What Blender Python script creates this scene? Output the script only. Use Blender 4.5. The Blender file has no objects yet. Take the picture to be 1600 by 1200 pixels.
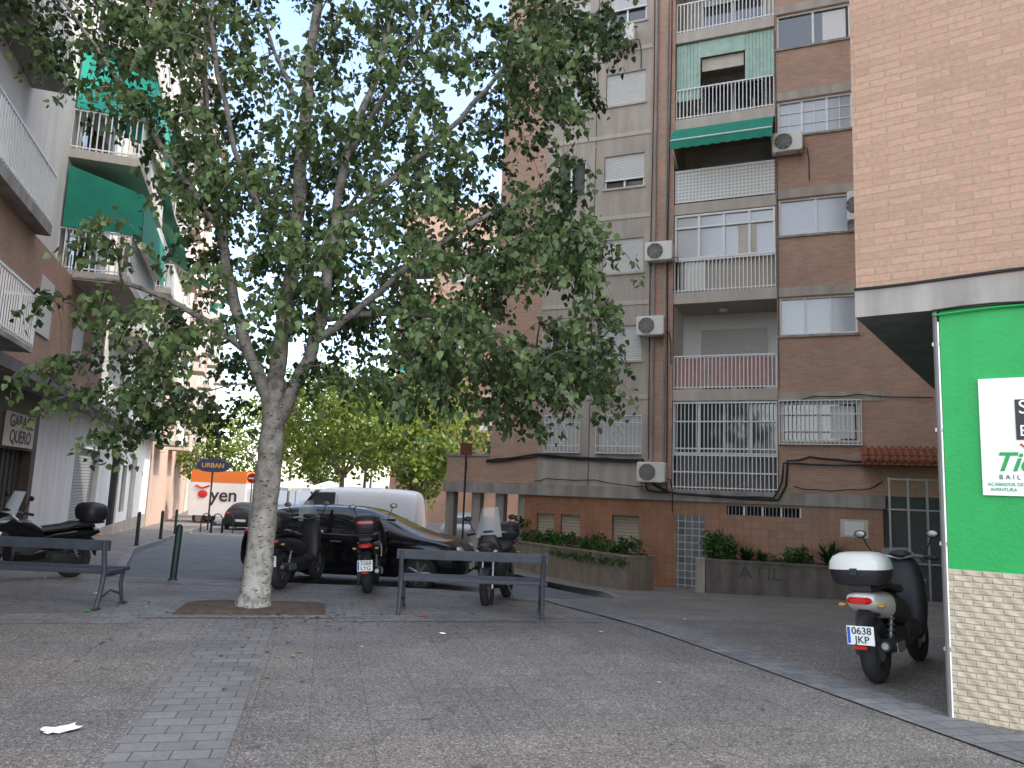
import bpy,bmesh,math,random
import numpy as np
from mathutils import Vector,Matrix
random.seed(7); np.random.seed(7)
D=bpy.data; C=bpy.context
rad=math.radians
# ------------------------------------------------------------------ materials
def newmat(name):
    m=D.materials.new(name); m.use_nodes=True
    nt=m.node_tree; b=nt.nodes["Principled BSDF"]
    return m,nt,b
def setspec(b,v):
    if "Specular IOR Level" in b.inputs: b.inputs["Specular IOR Level"].default_value=v
def rgba(c): return (c[0],c[1],c[2],1)
def mat(name,col,rough=.7,metal=0,var=.12,scale=3,bump=0,bscale=60,spec=.4,stain=0):
    m,nt,b=newmat(name); L=nt.links.new
    b.inputs["Roughness"].default_value=rough; b.inputs["Metallic"].default_value=metal; setspec(b,spec)
    tc=nt.nodes.new("ShaderNodeTexCoord")
    if var>0:
        n=nt.nodes.new("ShaderNodeTexNoise"); n.inputs["Scale"].default_value=scale; n.inputs["Detail"].default_value=6; n.inputs["Roughness"].default_value=.65
        L(tc.outputs["Object"],n.inputs["Vector"])
        r=nt.nodes.new("ShaderNodeValToRGB"); r.color_ramp.elements[0].position=.3; r.color_ramp.elements[1].position=.7
        r.color_ramp.elements[0].color=rgba([x*(1-var) for x in col]); r.color_ramp.elements[1].color=rgba([min(1,x*(1+var)) for x in col])
        L(n.outputs["Fac"],r.inputs["Fac"]); last=r.outputs["Color"]
        if stain>0:
            mp=nt.nodes.new("ShaderNodeMapping"); mp.inputs["Scale"].default_value=(2.2,2.2,.25); L(tc.outputs["Object"],mp.inputs["Vector"])
            n2=nt.nodes.new("ShaderNodeTexNoise"); n2.inputs["Scale"].default_value=1.6; n2.inputs["Detail"].default_value=5; L(mp.outputs[0],n2.inputs["Vector"])
            r2=nt.nodes.new("ShaderNodeValToRGB"); r2.color_ramp.elements[0].position=.42; r2.color_ramp.elements[1].position=.62
            r2.color_ramp.elements[0].color=(1-stain,1-stain,1-stain*1.05,1); r2.color_ramp.elements[1].color=(1,1,1,1); L(n2.outputs["Fac"],r2.inputs["Fac"])
            mx=nt.nodes.new("ShaderNodeMixRGB"); mx.blend_type='MULTIPLY'; mx.inputs[0].default_value=1; L(last,mx.inputs[1]); L(r2.outputs["Color"],mx.inputs[2]); last=mx.outputs[0]
        L(last,b.inputs["Base Color"])
    else: b.inputs["Base Color"].default_value=rgba(col)
    if bump>0:
        n=nt.nodes.new("ShaderNodeTexNoise"); n.inputs["Scale"].default_value=bscale; n.inputs["Detail"].default_value=4
        L(tc.outputs["Object"],n.inputs["Vector"])
        bp=nt.nodes.new("ShaderNodeBump"); bp.inputs["Strength"].default_value=bump; bp.inputs["Distance"].default_value=.01
        L(n.outputs["Fac"],bp.inputs["Height"]); L(bp.outputs["Normal"],b.inputs["Normal"])
    return m
def brick(name,c1,c2,mortar,bw=.25,rh=.065,ms=.009,rough=.85,stain=.25,bump=.5,offset=.5,smooth=.1,flat=False,rot=0,spec=.25,hp=None,sscale=.5,diag=0):
    m,nt,b=newmat(name); L=nt.links.new
    b.inputs["Roughness"].default_value=rough; setspec(b,spec)
    tc=nt.nodes.new("ShaderNodeTexCoord")
    if flat:
        mp=nt.nodes.new("ShaderNodeMapping"); mp.inputs["Rotation"].default_value=(0,0,rot); L(tc.outputs["Object"],mp.inputs["Vector"]); vec=mp.outputs[0]
    else:
        sp=nt.nodes.new("ShaderNodeSeparateXYZ"); L(tc.outputs["Object"],sp.inputs[0])
        ad=nt.nodes.new("ShaderNodeMath"); L(sp.outputs[0],ad.inputs[0]); L(sp.outputs[1],ad.inputs[1])
        cb=nt.nodes.new("ShaderNodeCombineXYZ"); L(ad.outputs[0],cb.inputs[0]); L(sp.outputs[2],cb.inputs[1]); vec=cb.outputs[0]
    t=nt.nodes.new("ShaderNodeTexBrick"); t.offset=offset; L(vec,t.inputs["Vector"])
    t.inputs["Scale"].default_value=1; t.inputs["Brick Width"].default_value=bw; t.inputs["Row Height"].default_value=rh
    t.inputs["Mortar Size"].default_value=ms; t.inputs["Mortar Smooth"].default_value=smooth; t.inputs["Bias"].default_value=0
    t.inputs["Color1"].default_value=rgba(c1); t.inputs["Color2"].default_value=rgba(c2); t.inputs["Mortar"].default_value=rgba(mortar)
    n=nt.nodes.new("ShaderNodeTexNoise"); n.inputs["Scale"].default_value=sscale; n.inputs["Detail"].default_value=8; n.inputs["Roughness"].default_value=.7; L(tc.outputs["Object"],n.inputs["Vector"])
    r=nt.nodes.new("ShaderNodeValToRGB"); r.color_ramp.elements[0].position=.35; r.color_ramp.elements[1].position=.65
    r.color_ramp.elements[0].color=(1-stain,1-stain,1-stain,1); r.color_ramp.elements[1].color=(1,1,1,1); L(n.outputs["Fac"],r.inputs["Fac"])
    mx=nt.nodes.new("ShaderNodeMixRGB"); mx.blend_type='MULTIPLY'; mx.inputs[0].default_value=1; L(t.outputs["Color"],mx.inputs[1]); L(r.outputs["Color"],mx.inputs[2])
    n3=nt.nodes.new("ShaderNodeTexNoise"); n3.inputs["Scale"].default_value=25; n3.inputs["Detail"].default_value=3; L(tc.outputs["Object"],n3.inputs["Vector"])
    r3=nt.nodes.new("ShaderNodeValToRGB"); r3.color_ramp.elements[0].position=.3; r3.color_ramp.elements[1].position=.7
    r3.color_ramp.elements[0].color=(.82,.82,.82,1); r3.color_ramp.elements[1].color=(1.0,1.0,1.0,1); L(n3.outputs["Fac"],r3.inputs["Fac"])
    mx2=nt.nodes.new("ShaderNodeMixRGB"); mx2.blend_type='MULTIPLY'; mx2.inputs[0].default_value=1; L(mx.outputs[0],mx2.inputs[1]); L(r3.outputs["Color"],mx2.inputs[2])
    L(mx2.outputs[0],b.inputs["Base Color"])
    inv=nt.nodes.new("ShaderNodeMath"); inv.operation='SUBTRACT'; inv.inputs[0].default_value=1; L(t.outputs["Fac"],inv.inputs[1])
    h=inv.outputs[0]
    if diag:
        wv=nt.nodes.new("ShaderNodeTexWave"); wv.inputs["Scale"].default_value=diag; wv.inputs["Distortion"].default_value=2.5; wv.inputs["Detail"].default_value=2; wv.bands_direction='DIAGONAL'; L(vec,wv.inputs["Vector"])
        ad2=nt.nodes.new("ShaderNodeMath"); ad2.operation='ADD'; L(h,ad2.inputs[0]); L(wv.outputs["Fac"],ad2.inputs[1]); h=ad2.outputs[0]
    bp=nt.nodes.new("ShaderNodeBump"); bp.inputs["Strength"].default_value=bump; bp.inputs["Distance"].default_value=.008
    L(h,bp.inputs["Height"]); L(bp.outputs["Normal"],b.inputs["Normal"])
    return m
def glassmat(name,col=(.02,.025,.03),rough=.05):
    m,nt,b=newmat(name); b.inputs["Base Color"].default_value=rgba(col); b.inputs["Roughness"].default_value=rough; setspec(b,.9)
    return m
def clearmat(name,tint=(.75,.8,.85),alpha=.35):
    m,nt,b=newmat(name); b.inputs["Base Color"].default_value=rgba(tint); b.inputs["Roughness"].default_value=.08; b.inputs["Alpha"].default_value=alpha
    return m
def aggregate(name,base,dark,light,joint=.4):
    m,nt,b=newmat(name); L=nt.links.new; b.inputs["Roughness"].default_value=.72; setspec(b,.35)
    tc=nt.nodes.new("ShaderNodeTexCoord")
    v=nt.nodes.new("ShaderNodeTexVoronoi"); v.inputs["Scale"].default_value=95; L(tc.outputs["Object"],v.inputs["Vector"])
    sp=nt.nodes.new("ShaderNodeSeparateColor"); L(v.outputs["Color"],sp.inputs[0])
    r=nt.nodes.new("ShaderNodeValToRGB"); e=r.color_ramp.elements; e[0].position=0; e[0].color=rgba(dark); e[1].position=1; e[1].color=rgba(light)
    for p,c in ((.3,[x*.75 for x in base]),(.6,base),(.85,[x*1.3 for x in base])):
        q=e.new(p); q.color=rgba(c)
    L(sp.outputs[0],r.inputs["Fac"])
    n=nt.nodes.new("ShaderNodeTexNoise"); n.inputs["Scale"].default_value=.9; n.inputs["Detail"].default_value=7; n.inputs["Roughness"].default_value=.7; L(tc.outputs["Object"],n.inputs["Vector"])
    r2=nt.nodes.new("ShaderNodeValToRGB"); r2.color_ramp.elements[0].position=.3; r2.color_ramp.elements[1].position=.72
    r2.color_ramp.elements[0].color=(.74,.73,.72,1); r2.color_ramp.elements[1].color=(1.08,1.08,1.07,1); L(n.outputs["Fac"],r2.inputs["Fac"])
    mx=nt.nodes.new("ShaderNodeMixRGB"); mx.blend_type='MULTIPLY'; mx.inputs[0].default_value=1; L(r.outputs["Color"],mx.inputs[1]); L(r2.outputs["Color"],mx.inputs[2])
    mp=nt.nodes.new("ShaderNodeMapping"); mp.inputs["Rotation"].default_value=(0,0,rad(-13.2)); L(tc.outputs["Object"],mp.inputs["Vector"])
    t=nt.nodes.new("ShaderNodeTexBrick"); t.offset=0; L(mp.outputs[0],t.inputs["Vector"]); t.inputs["Scale"].default_value=1
    t.inputs["Brick Width"].default_value=joint; t.inputs["Row Height"].default_value=joint; t.inputs["Mortar Size"].default_value=.004; t.inputs["Mortar Smooth"].default_value=.3
    t.inputs["Color1"].default_value=(.91,.91,.91,1); t.inputs["Color2"].default_value=(1.06,1.05,1.04,1); t.inputs["Mortar"].default_value=(.5,.5,.5,1)
    mx2=nt.nodes.new("ShaderNodeMixRGB"); mx2.blend_type='MULTIPLY'; mx2.inputs[0].default_value=.9; L(mx.outputs[0],mx2.inputs[1]); L(t.outputs["Color"],mx2.inputs[2])
    mp2=nt.nodes.new("ShaderNodeMapping"); mp2.inputs["Rotation"].default_value=(0,0,rad(-13.2)); mp2.inputs["Location"].default_value=(0,.35,0); L(tc.outputs["Object"],mp2.inputs["Vector"])
    t3=nt.nodes.new("ShaderNodeTexBrick"); t3.offset=0; L(mp2.outputs[0],t3.inputs["Vector"]); t3.inputs["Scale"].default_value=1
    t3.inputs["Brick Width"].default_value=6.4; t3.inputs["Row Height"].default_value=.8; t3.inputs["Mortar Size"].default_value=0
    t3.inputs["Color1"].default_value=(.83,.84,.87,1); t3.inputs["Color2"].default_value=(1.1,1.07,1.02,1)
    mx3=nt.nodes.new("ShaderNodeMixRGB"); mx3.blend_type='MULTIPLY'; mx3.inputs[0].default_value=.9; L(mx2.outputs[0],mx3.inputs[1]); L(t3.outputs["Color"],mx3.inputs[2])
    n4=nt.nodes.new("ShaderNodeTexNoise"); n4.inputs["Scale"].default_value=5; n4.inputs["Detail"].default_value=3; L(tc.outputs["Object"],n4.inputs["Vector"])
    r4=nt.nodes.new("ShaderNodeValToRGB"); r4.color_ramp.elements[0].position=.27; r4.color_ramp.elements[1].position=.36
    r4.color_ramp.elements[0].color=(.6,.6,.6,1); r4.color_ramp.elements[1].color=(1,1,1,1); L(n4.outputs["Fac"],r4.inputs["Fac"])
    mx4=nt.nodes.new("ShaderNodeMixRGB"); mx4.blend_type='MULTIPLY'; mx4.inputs[0].default_value=1; L(mx3.outputs[0],mx4.inputs[1]); L(r4.outputs["Color"],mx4.inputs[2])
    L(mx4.outputs[0],b.inputs["Base Color"])
    bp=nt.nodes.new("ShaderNodeBump"); bp.inputs["Strength"].default_value=.3; bp.inputs["Distance"].default_value=.003; L(v.outputs["Distance"],bp.inputs["Height"]); L(bp.outputs["Normal"],b.inputs["Normal"])
    return m
def leafmat(name,c0,c1,trans=.3,rough=.5):
    m,nt,b=newmat(name); L=nt.links.new; b.inputs["Roughness"].default_value=rough; setspec(b,.35)
    a=nt.nodes.new("ShaderNodeAttribute"); a.attribute_name="lc"
    r=nt.nodes.new("ShaderNodeValToRGB"); r.color_ramp.elements[0].color=rgba(c0); r.color_ramp.elements[1].color=rgba(c1); L(a.outputs["Fac"],r.inputs["Fac"])
    L(r.outputs["Color"],b.inputs["Base Color"])
    t=nt.nodes.new("ShaderNodeBsdfTranslucent"); L(r.outputs["Color"],t.inputs["Color"])
    ms=nt.nodes.new("ShaderNodeMixShader"); ms.inputs[0].default_value=trans
    out=nt.nodes["Material Output"]; L(b.outputs[0],ms.inputs[1]); L(t.outputs[0],ms.inputs[2]); L(ms.outputs[0],out.inputs["Surface"])
    return m
def barkmat(name):
    m,nt,b=newmat(name); L=nt.links.new; b.inputs["Roughness"].default_value=.85; setspec(b,.2)
    tc=nt.nodes.new("ShaderNodeTexCoord")
    n=nt.nodes.new("ShaderNodeTexNoise"); n.inputs["Scale"].default_value=6; n.inputs["Detail"].default_value=8; n.inputs["Roughness"].default_value=.72; L(tc.outputs["Object"],n.inputs["Vector"])
    r=nt.nodes.new("ShaderNodeValToRGB"); r.color_ramp.elements[0].position=.36; r.color_ramp.elements[1].position=.62
    r.color_ramp.elements[0].color=(.10,.088,.075,1); r.color_ramp.elements[1].color=(.28,.255,.22,1); L(n.outputs["Fac"],r.inputs["Fac"])
    mp=nt.nodes.new("ShaderNodeMapping"); mp.inputs["Scale"].default_value=(10,10,25); L(tc.outputs["Object"],mp.inputs["Vector"])
    v=nt.nodes.new("ShaderNodeTexVoronoi"); v.inputs["Scale"].default_value=1.0; L(mp.outputs[0],v.inputs["Vector"])
    r2=nt.nodes.new("ShaderNodeValToRGB"); r2.color_ramp.elements[0].position=.16; r2.color_ramp.elements[1].position=.28
    r2.color_ramp.elements[0].color=(.2,.17,.15,1); r2.color_ramp.elements[1].color=(1,1,1,1); L(v.outputs["Distance"],r2.inputs["Fac"])
    sp=nt.nodes.new("ShaderNodeSeparateXYZ"); L(tc.outputs["Object"],sp.inputs[0])
    mr=nt.nodes.new("ShaderNodeMapRange"); mr.inputs["From Min"].default_value=.2; mr.inputs["From Max"].default_value=1.5; mr.inputs["To Min"].default_value=.6; mr.inputs["To Max"].default_value=.0; L(sp.outputs[2],mr.inputs["Value"])
    # the limewash is worn away in patches
    nw=nt.nodes.new("ShaderNodeTexNoise"); nw.inputs["Scale"].default_value=11; nw.inputs["Detail"].default_value=5; L(tc.outputs["Object"],nw.inputs["Vector"])
    rw=nt.nodes.new("ShaderNodeValToRGB"); rw.color_ramp.elements[0].position=.4; rw.color_ramp.elements[1].position=.55; L(nw.outputs["Fac"],rw.inputs["Fac"])
    mu=nt.nodes.new("ShaderNodeMath"); mu.operation='MULTIPLY'; L(mr.outputs[0],mu.inputs[0]); L(rw.outputs["Color"],mu.inputs[1])
    mx2=nt.nodes.new("ShaderNodeMixRGB"); L(mu.outputs[0],mx2.inputs[0]); L(r.outputs["Color"],mx2.inputs[1]); mx2.inputs[2].default_value=(.42,.41,.38,1)
    mx=nt.nodes.new("ShaderNodeMixRGB"); mx.blend_type='MULTIPLY'; mx.inputs[0].default_value=.9; L(mx2.outputs[0],mx.inputs[1]); L(r2.outputs["Color"],mx.inputs[2])
    L(mx.outputs[0],b.inputs["Base Color"])
    bp=nt.nodes.new("ShaderNodeBump"); bp.inputs["Strength"].default_value=.8; bp.inputs["Distance"].default_value=.025; L(mx.outputs[0],bp.inputs["Height"]); L(bp.outputs["Normal"],b.inputs["Normal"])
    return m

M={}
M['brickA']=brick("brick_orange",(.59,.36,.25),(.49,.29,.20),(.47,.38,.31),stain=.2)
M['brickN']=brick("brick_near",(.50,.31,.215),(.43,.26,.178),(.35,.265,.2),bw=.25,rh=.066,ms=.007,stain=.15)
M['brickB']=brick("brick_left",(.48,.28,.2),(.40,.23,.16),(.42,.35,.29),stain=.25)
M['taupe']=mat("render_taupe",(.43,.375,.32),.9,var=.08,scale=1.2,stain=.17,bump=.15)
M['taupe2']=mat("render_taupe_light",(.50,.445,.38),.9,var=.06,scale=1.2,stain=.12)
M['conc']=mat("concrete",(.34,.31,.28),.9,var=.12,scale=2,stain=.28,bump=.2)
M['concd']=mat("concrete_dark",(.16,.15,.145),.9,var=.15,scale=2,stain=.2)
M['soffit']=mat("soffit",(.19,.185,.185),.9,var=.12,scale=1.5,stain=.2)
M['white']=mat("white_paint",(.75,.75,.73),.6,var=.04,scale=3)
M['wplaster']=mat("white_plaster",(.68,.67,.65),.9,var=.06,scale=1.5,stain=.12)
M['wmetal']=mat("white_metal",(.72,.72,.70),.45,var=.05,scale=8)
M['shutter']=brick("roller_shutter",(.66,.65,.61),(.64,.63,.59),(.38,.37,.35),bw=40,rh=.05,ms=.006,stain=.08,bump=.6,rough=.6)
M['shutterg']=brick("metal_shutter",(.36,.37,.37),(.34,.35,.35),(.17,.17,.17),bw=40,rh=.09,ms=.01,stain=.15,bump=.8,rough=.5)
M['shutterc']=brick("cream_shutter",(.50,.42,.33),(.48,.4,.31),(.3,.25,.2),bw=40,rh=.09,ms=.01,stain=.1,bump=.8,rough=.6)
M['terra']=brick("terracotta_tiles",(.43,.20,.11),(.34,.155,.085),(.22,.14,.10),bw=.21,rh=.21,ms=.007,stain=.25,offset=0,rough=.35,spec=.5,bump=.3)
M['roofT']=brick("roof_tiles",(.42,.15,.08),(.33,.12,.07),(.12,.05,.03),bw=.16,rh=.4,ms=.02,stain=.3,bump=1,offset=0)
M['gblock']=brick("glass_blocks",(.20,.215,.22),(.11,.125,.13),(.5,.48,.45),bw=.19,rh=.19,ms=.012,stain=.1,offset=0,rough=.15,spec=.7)
M['weave']=brick("woven_stone_tiles",(.53,.44,.325),(.46,.38,.278),(.48,.395,.292),bw=.13,rh=.045,ms=.008,stain=.12,rough=.5,bump=.8,smooth=1,sscale=3,diag=5)
M['green']=mat("green_paint",(.008,.31,.066),.5,var=.06,scale=5,bump=.35,bscale=35,stain=.1)
M['awn']=mat("green_canvas",(.015,.20,.13),.85,var=.15,scale=2)
M['awnt']=mat("teal_canvas",(.03,.38,.29),.85,var=.15,scale=2)
M['mint']=mat("mint_curtain",(.38,.52,.44),.9,var=.15,scale=4)
M['red']=mat("maroon_cloth",(.42,.24,.22),.9,var=.2,scale=4)
M['glass']=glassmat("window_glass",(.05,.055,.06),.06)
M['glassb']=glassmat("window_glass_pale",(.36,.38,.39),.12)
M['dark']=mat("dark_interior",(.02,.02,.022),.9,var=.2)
M['brownd']=mat("brown_door",(.05,.035,.028),.6,var=.2,scale=2)
M['black']=mat("black_plastic",(.016,.016,.018),.5,var=.2,scale=6)
M['blackp']=mat("black_gloss",(.006,.006,.008),.12,var=0,spec=.4)
M['carglass']=mat("car_glass",(.012,.014,.016),.04,var=0,spec=.5)
M['rubber']=mat("tyre_rubber",(.018,.018,.018),.85,var=.2,scale=12)
M['cable']=mat("black_cable",(.015,.015,.015),.6,var=0)
M['steel']=mat("grey_steel",(.3,.3,.31),.35,metal=.8,var=.1)
M['alu']=mat("alloy_rim",(.25,.25,.27),.35,metal=.7,var=.05)
M['acw']=mat("ac_casing",(.66,.64,.58),.55,var=.05,scale=6)
M['plate']=mat("number_plate_white",(.72,.73,.73),.4,var=.02)
M['plateb']=mat("plate_blue",(.02,.08,.45),.4,var=0)
M['navy']=mat("navy_sign",(.02,.03,.07),.4,var=.1)
M['redl']=mat("tail_light_red",(.45,.01,.01),.2,var=0)
M['orange']=mat("indicator_orange",(.5,.25,.05),.25,var=0)
M['silver']=mat("silver_paint",(.4,.41,.42),.3,metal=.4,var=.03)
M['wsc']=mat("scooter_white",(.58,.57,.53),.25,var=.03,spec=.6)
M['vanw']=mat("van_white",(.66,.66,.66),.3,var=.03,spec=.5)
M['vanw2']=mat("van_white_upper",(.66,.66,.665),.3,var=.03,spec=.5)
M['bench']=mat("bench_paint",(.032,.037,.047),.55,var=.3,scale=7,bump=.3,bscale=30)
M['bollard']=mat("bollard_green",(.015,.035,.03),.45,var=.2)
M['soil']=mat("soil",(.085,.055,.038),.95,var=.4,scale=9,bump=1,bscale=40)
M['bark']=barkmat("poplar_bark")
M['twig']=mat("twig_bark",(.14,.12,.10),.9,var=.3,scale=9)
M['paver']=brick("grey_pavers",(.245,.24,.232),(.185,.183,.18),(.10,.098,.095),bw=.22,rh=.165,ms=.005,stain=.28,bump=.6,flat=True,rot=rad(-13.2),rough=.8,sscale=1.2,offset=.5)
M['kerb']=brick("granite_kerb",(.26,.26,.26),(.22,.22,.22),(.08,.08,.08),bw=.8,rh=3,ms=.008,stain=.2,flat=True,bump=.4)
M['plaza']=aggregate("exposed_aggregate",(.190,.174,.160),(.062,.057,.052),(.41,.385,.36))
M['asphalt']=mat("asphalt",(.105,.112,.12),.85,var=.22,scale=1.5,bump=.5,bscale=180)
M['leaf']=leafmat("poplar_leaf",(.024,.052,.015),(.15,.215,.075),.3)
M['leafb']=leafmat("street_tree_leaf",(.06,.11,.02),(.22,.27,.04),.4)
M['shrub']=leafmat("shrub_leaf",(.015,.05,.012),(.08,.16,.035),.25)
M['fallen']=leafmat("fallen_leaf",(.09,.06,.03),(.25,.19,.07),.1)
M['pinkw']=mat("pink_render",(.5,.36,.29),.9,var=.08,stain=.1)
M['cream']=mat("cream_render",(.55,.50,.42),.9,var=.08,stain=.1)
M['orangeb']=mat("orange_paint",(.6,.16,.03),.5,var=.05)
M['textk']=mat("text_black",(.03,.03,.03),.6,var=0)
M['textgf']=mat("graffiti_grey",(.075,.07,.065),.8,var=.2)
M['textg']=mat("text_green",(.02,.28,.06),.6,var=0)
M['textr']=mat("text_red",(.5,.02,.02),.6,var=0)
M['textw']=mat("text_white",(.8,.8,.8),.6,var=0)
M['signbrown']=mat("sign_brown",(.16,.05,.03),.6,var=.1)
M['wind']=clearmat("windscreen_clear")
M['stoned']=mat("planter_stone_dark",(.15,.13,.115),.85,var=.2,scale=4,stain=.3,bump=.3)
M['stonel']=mat("planter_stone",(.24,.19,.155),.85,var=.15,scale=4,stain=.25,bump=.3)
M['paper']=mat("paper",(.7,.7,.68),.8,var=.08,scale=20)
# ------------------------------------------------------------------ mesh builder
class MB:
    def __init__(s): s.v=[];s.f=[];s.m=[];s.mats=[]
    def mi(s,m):
        if isinstance(m,str): m=M[m]
        if m not in s.mats: s.mats.append(m)
        return s.mats.index(m)
    def add(s,vs,fs,m):
        o=len(s.v); s.v+= [tuple(p) for p in vs]; i=s.mi(m)
        for f in fs: s.f.append(tuple(o+k for k in f)); s.m.append(i)
    def box(s,x0,x1,y0,y1,z0,z1,m):
        if x0>x1:x0,x1=x1,x0
        if y0>y1:y0,y1=y1,y0
        s.add([(x0,y0,z0),(x1,y0,z0),(x1,y1,z0),(x0,y1,z0),(x0,y0,z1),(x1,y0,z1),(x1,y1,z1),(x0,y1,z1)],
              [(3,2,1,0),(4,5,6,7),(0,1,5,4),(1,2,6,5),(2,3,7,6),(3,0,4,7)],m)
    def quad(s,a,b,c,d,m): s.add([a,b,c,d],[(0,1,2,3)],m)
    def tube(s,pts,rs,m,n=8,cap=True):
        pts=[Vector(p) for p in pts]
        if not hasattr(rs,'__len__'): rs=[rs]*len(pts)
        vs=[];fs=[]; up=None
        for i,p in enumerate(pts):
            t=(pts[min(i+1,len(pts)-1)]-pts[max(i-1,0)])
            if t.length<1e-6: t=Vector((0,0,1))
            t.normalize()
            if up is None: up=t.orthogonal().normalized()
            else:
                up=up-t*up.dot(t)
                up=up.normalized() if up.length>1e-5 else t.orthogonal().normalized()
            w=t.cross(up)
            for k in range(n):
                a=2*math.pi*k/n; vs.append(p+(up*math.cos(a)+w*math.sin(a))*rs[i])
        for i in range(len(pts)-1):
            for k in range(n):
                k2=(k+1)%n; fs.append((i*n+k,i*n+k2,(i+1)*n+k2,(i+1)*n+k))
        if cap: fs.append(tuple(range(n-1,-1,-1))); fs.append(tuple((len(pts)-1)*n+k for k in range(n)))
        s.add(vs,fs,m)
    def loft(s,secs,m,n=16,ex=2.6,axis='y'):
        vs=[];fs=[]
        for (p,cx,cz,rx,rz) in secs:
            for k in range(n):
                a=2*math.pi*k/n; ca,sa=math.cos(a),math.sin(a)
                dx=math.copysign(abs(ca)**(2/ex),ca)*rx; dz=math.copysign(abs(sa)**(2/ex),sa)*rz
                if axis=='y': vs.append((cx+dx,p,cz+dz))
                elif axis=='z': vs.append((cx+dx,cz+dz,p))
                else: vs.append((p,cx+dx,cz+dz))
        N=len(secs)
        for i in range(N-1):
            for k in range(n):
                k2=(k+1)%n; fs.append((i*n+k,i*n+k2,(i+1)*n+k2,(i+1)*n+k))
        fs.append(tuple(range(n-1,-1,-1))); fs.append(tuple((N-1)*n+k for k in range(n)))
        s.add(vs,fs,m)
    def torus(s,c,R,r,m,axis='x',n=28,k=10,flat=1.0):
        vs=[];fs=[]
        for i in range(n):
            a=2*math.pi*i/n
            for j in range(k):
                b=2*math.pi*j/k; rr=R+r*math.cos(b); h=r*flat*math.sin(b)
                p=(h,rr*math.cos(a),rr*math.sin(a)) if axis=='x' else ((rr*math.cos(a),h,rr*math.sin(a)) if axis=='y' else (rr*math.cos(a),rr*math.sin(a),h))
                vs.append((c[0]+p[0],c[1]+p[1],c[2]+p[2]))
        for i in range(n):
            for j in range(k):
                i2=(i+1)%n;j2=(j+1)%k; fs.append((i*k+j,i2*k+j,i2*k+j2,i*k+j2))
        s.add(vs,fs,m)
    def ell(s,c,r,m,n=14,k=8):
        vs=[];fs=[]
        for j in range(k+1):
            b=-math.pi/2+math.pi*j/k
            for i in range(n):
                a=2*math.pi*i/n; vs.append((c[0]+r[0]*math.cos(b)*math.cos(a),c[1]+r[1]*math.cos(b)*math.sin(a),c[2]+r[2]*math.sin(b)))
        for j in range(k):
            for i in range(n):
                i2=(i+1)%n; fs.append((j*n+i,j*n+i2,(j+1)*n+i2,(j+1)*n+i))
        s.add(vs,fs,m)
    def build(s,name,parent=None,smooth=False,loc=None):
        me=D.meshes.new(name); me.from_pydata(s.v,[],s.f)
        for m in s.mats: me.materials.append(m)
        me.polygons.foreach_set("material_index",s.m)
        if smooth: 
            me.polygons.foreach_set("use_smooth",[True]*len(s.f))
        me.update(); 
        bm=bmesh.new(); bm.from_mesh(me)
        if smooth: bmesh.ops.remove_doubles(bm,verts=bm.verts,dist=1e-5)
        bmesh.ops.recalc_face_normals(bm,faces=bm.faces); bm.to_mesh(me); bm.free()
        if smooth:
            try: me.set_sharp_from_angle(angle=rad(40))
            except Exception: pass
        o=D.objects.new(name,me); C.collection.objects.link(o)
        if parent: o.parent=parent
        if loc: o.location=loc
        return o
def root(name,loc=(0,0,0),rz=0,rx=0,ry=0):
    e=D.objects.new(name,None); e.empty_display_size=.2; C.collection.objects.link(e)
    e.location=loc; e.rotation_euler=(rx,ry,rz); return e
def text(body,parent,loc,rot,size,m,name="lettering",align='LEFT',shear=0,ext=.002,sx=1,bold=0):
    t=D.curves.new(name,'FONT'); t.body=body; t.size=size; t.align_x=align; t.align_y='CENTER'; t.extrude=ext; t.shear=shear; t.offset=bold
    t.materials.append(M[m]); o=D.objects.new(name,t); C.collection.objects.link(o)
    o.parent=parent; o.location=loc; o.rotation_euler=rot; o.scale=(sx,1,1); return o
def gz(x,y):
    t=max(0,min(1,(x+2)/5)); t=t*t*(3-2*t); k=.028+.046*t
    d=max(0,min(y,45)-9)
    return -k*(d*d/4 if d<2 else d-1)
# ------------------------------------------------------------------ ground
def sheet(name,poly,dz,m,step=1.0,skirt=0):
    bm=bmesh.new(); vs=[bm.verts.new((p[0],p[1],0)) for p in poly]; bm.faces.new(vs)
    bmesh.ops.triangulate(bm,faces=bm.faces[:])
    xs=[p[0] for p in poly]; ys=[p[1] for p in poly]
    for a,b,ax in ((min(xs),max(xs),0),(min(ys),max(ys),1)):
        k=math.floor(a/step)*step+step
        while k<b:
            if (-14<k<14 and ax==0) or (8<k<46 and ax==1):
                co=(k,0,0) if ax==0 else (0,k,0); no=(1,0,0) if ax==0 else (0,1,0)
                bmesh.ops.bisect_plane(bm,geom=bm.verts[:]+bm.edges[:]+bm.faces[:],plane_co=co,plane_no=no,dist=1e-5)
            k+=step
    for v in bm.verts: v.co.z=gz(v.co.x,v.co.y)+dz
    bmesh.ops.recalc_face_normals(bm,faces=bm.faces)
    if sum(f.normal.z for f in bm.faces)<0: bmesh.ops.reverse_faces(bm,faces=bm.faces)
    me=D.meshes.new(name); bm.to_mesh(me); bm.free(); me.materials.append(M[m]); o=D.objects.new(name,me); C.collection.objects.link(o); return o
sheet("ground",[(-600,-300),(600,-300),(600,900),(-600,900)],-.13,'asphalt',1.0)
kerb=[(-23,66),(-15.6,40),(-9.9,21),(-6.5,13.35),(1.0,13.35),(2.15,15.2),(2.2,17.2),(.6,20.6),(-3.0,23.6),(-3.4,27),(-4.5,60)]
sheet("plaza_pavement",[(-40,-25),(40,-25),(40,60)]+kerb[::-1]+[(-40,66)],0,'plaza')
kb=MB()
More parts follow.
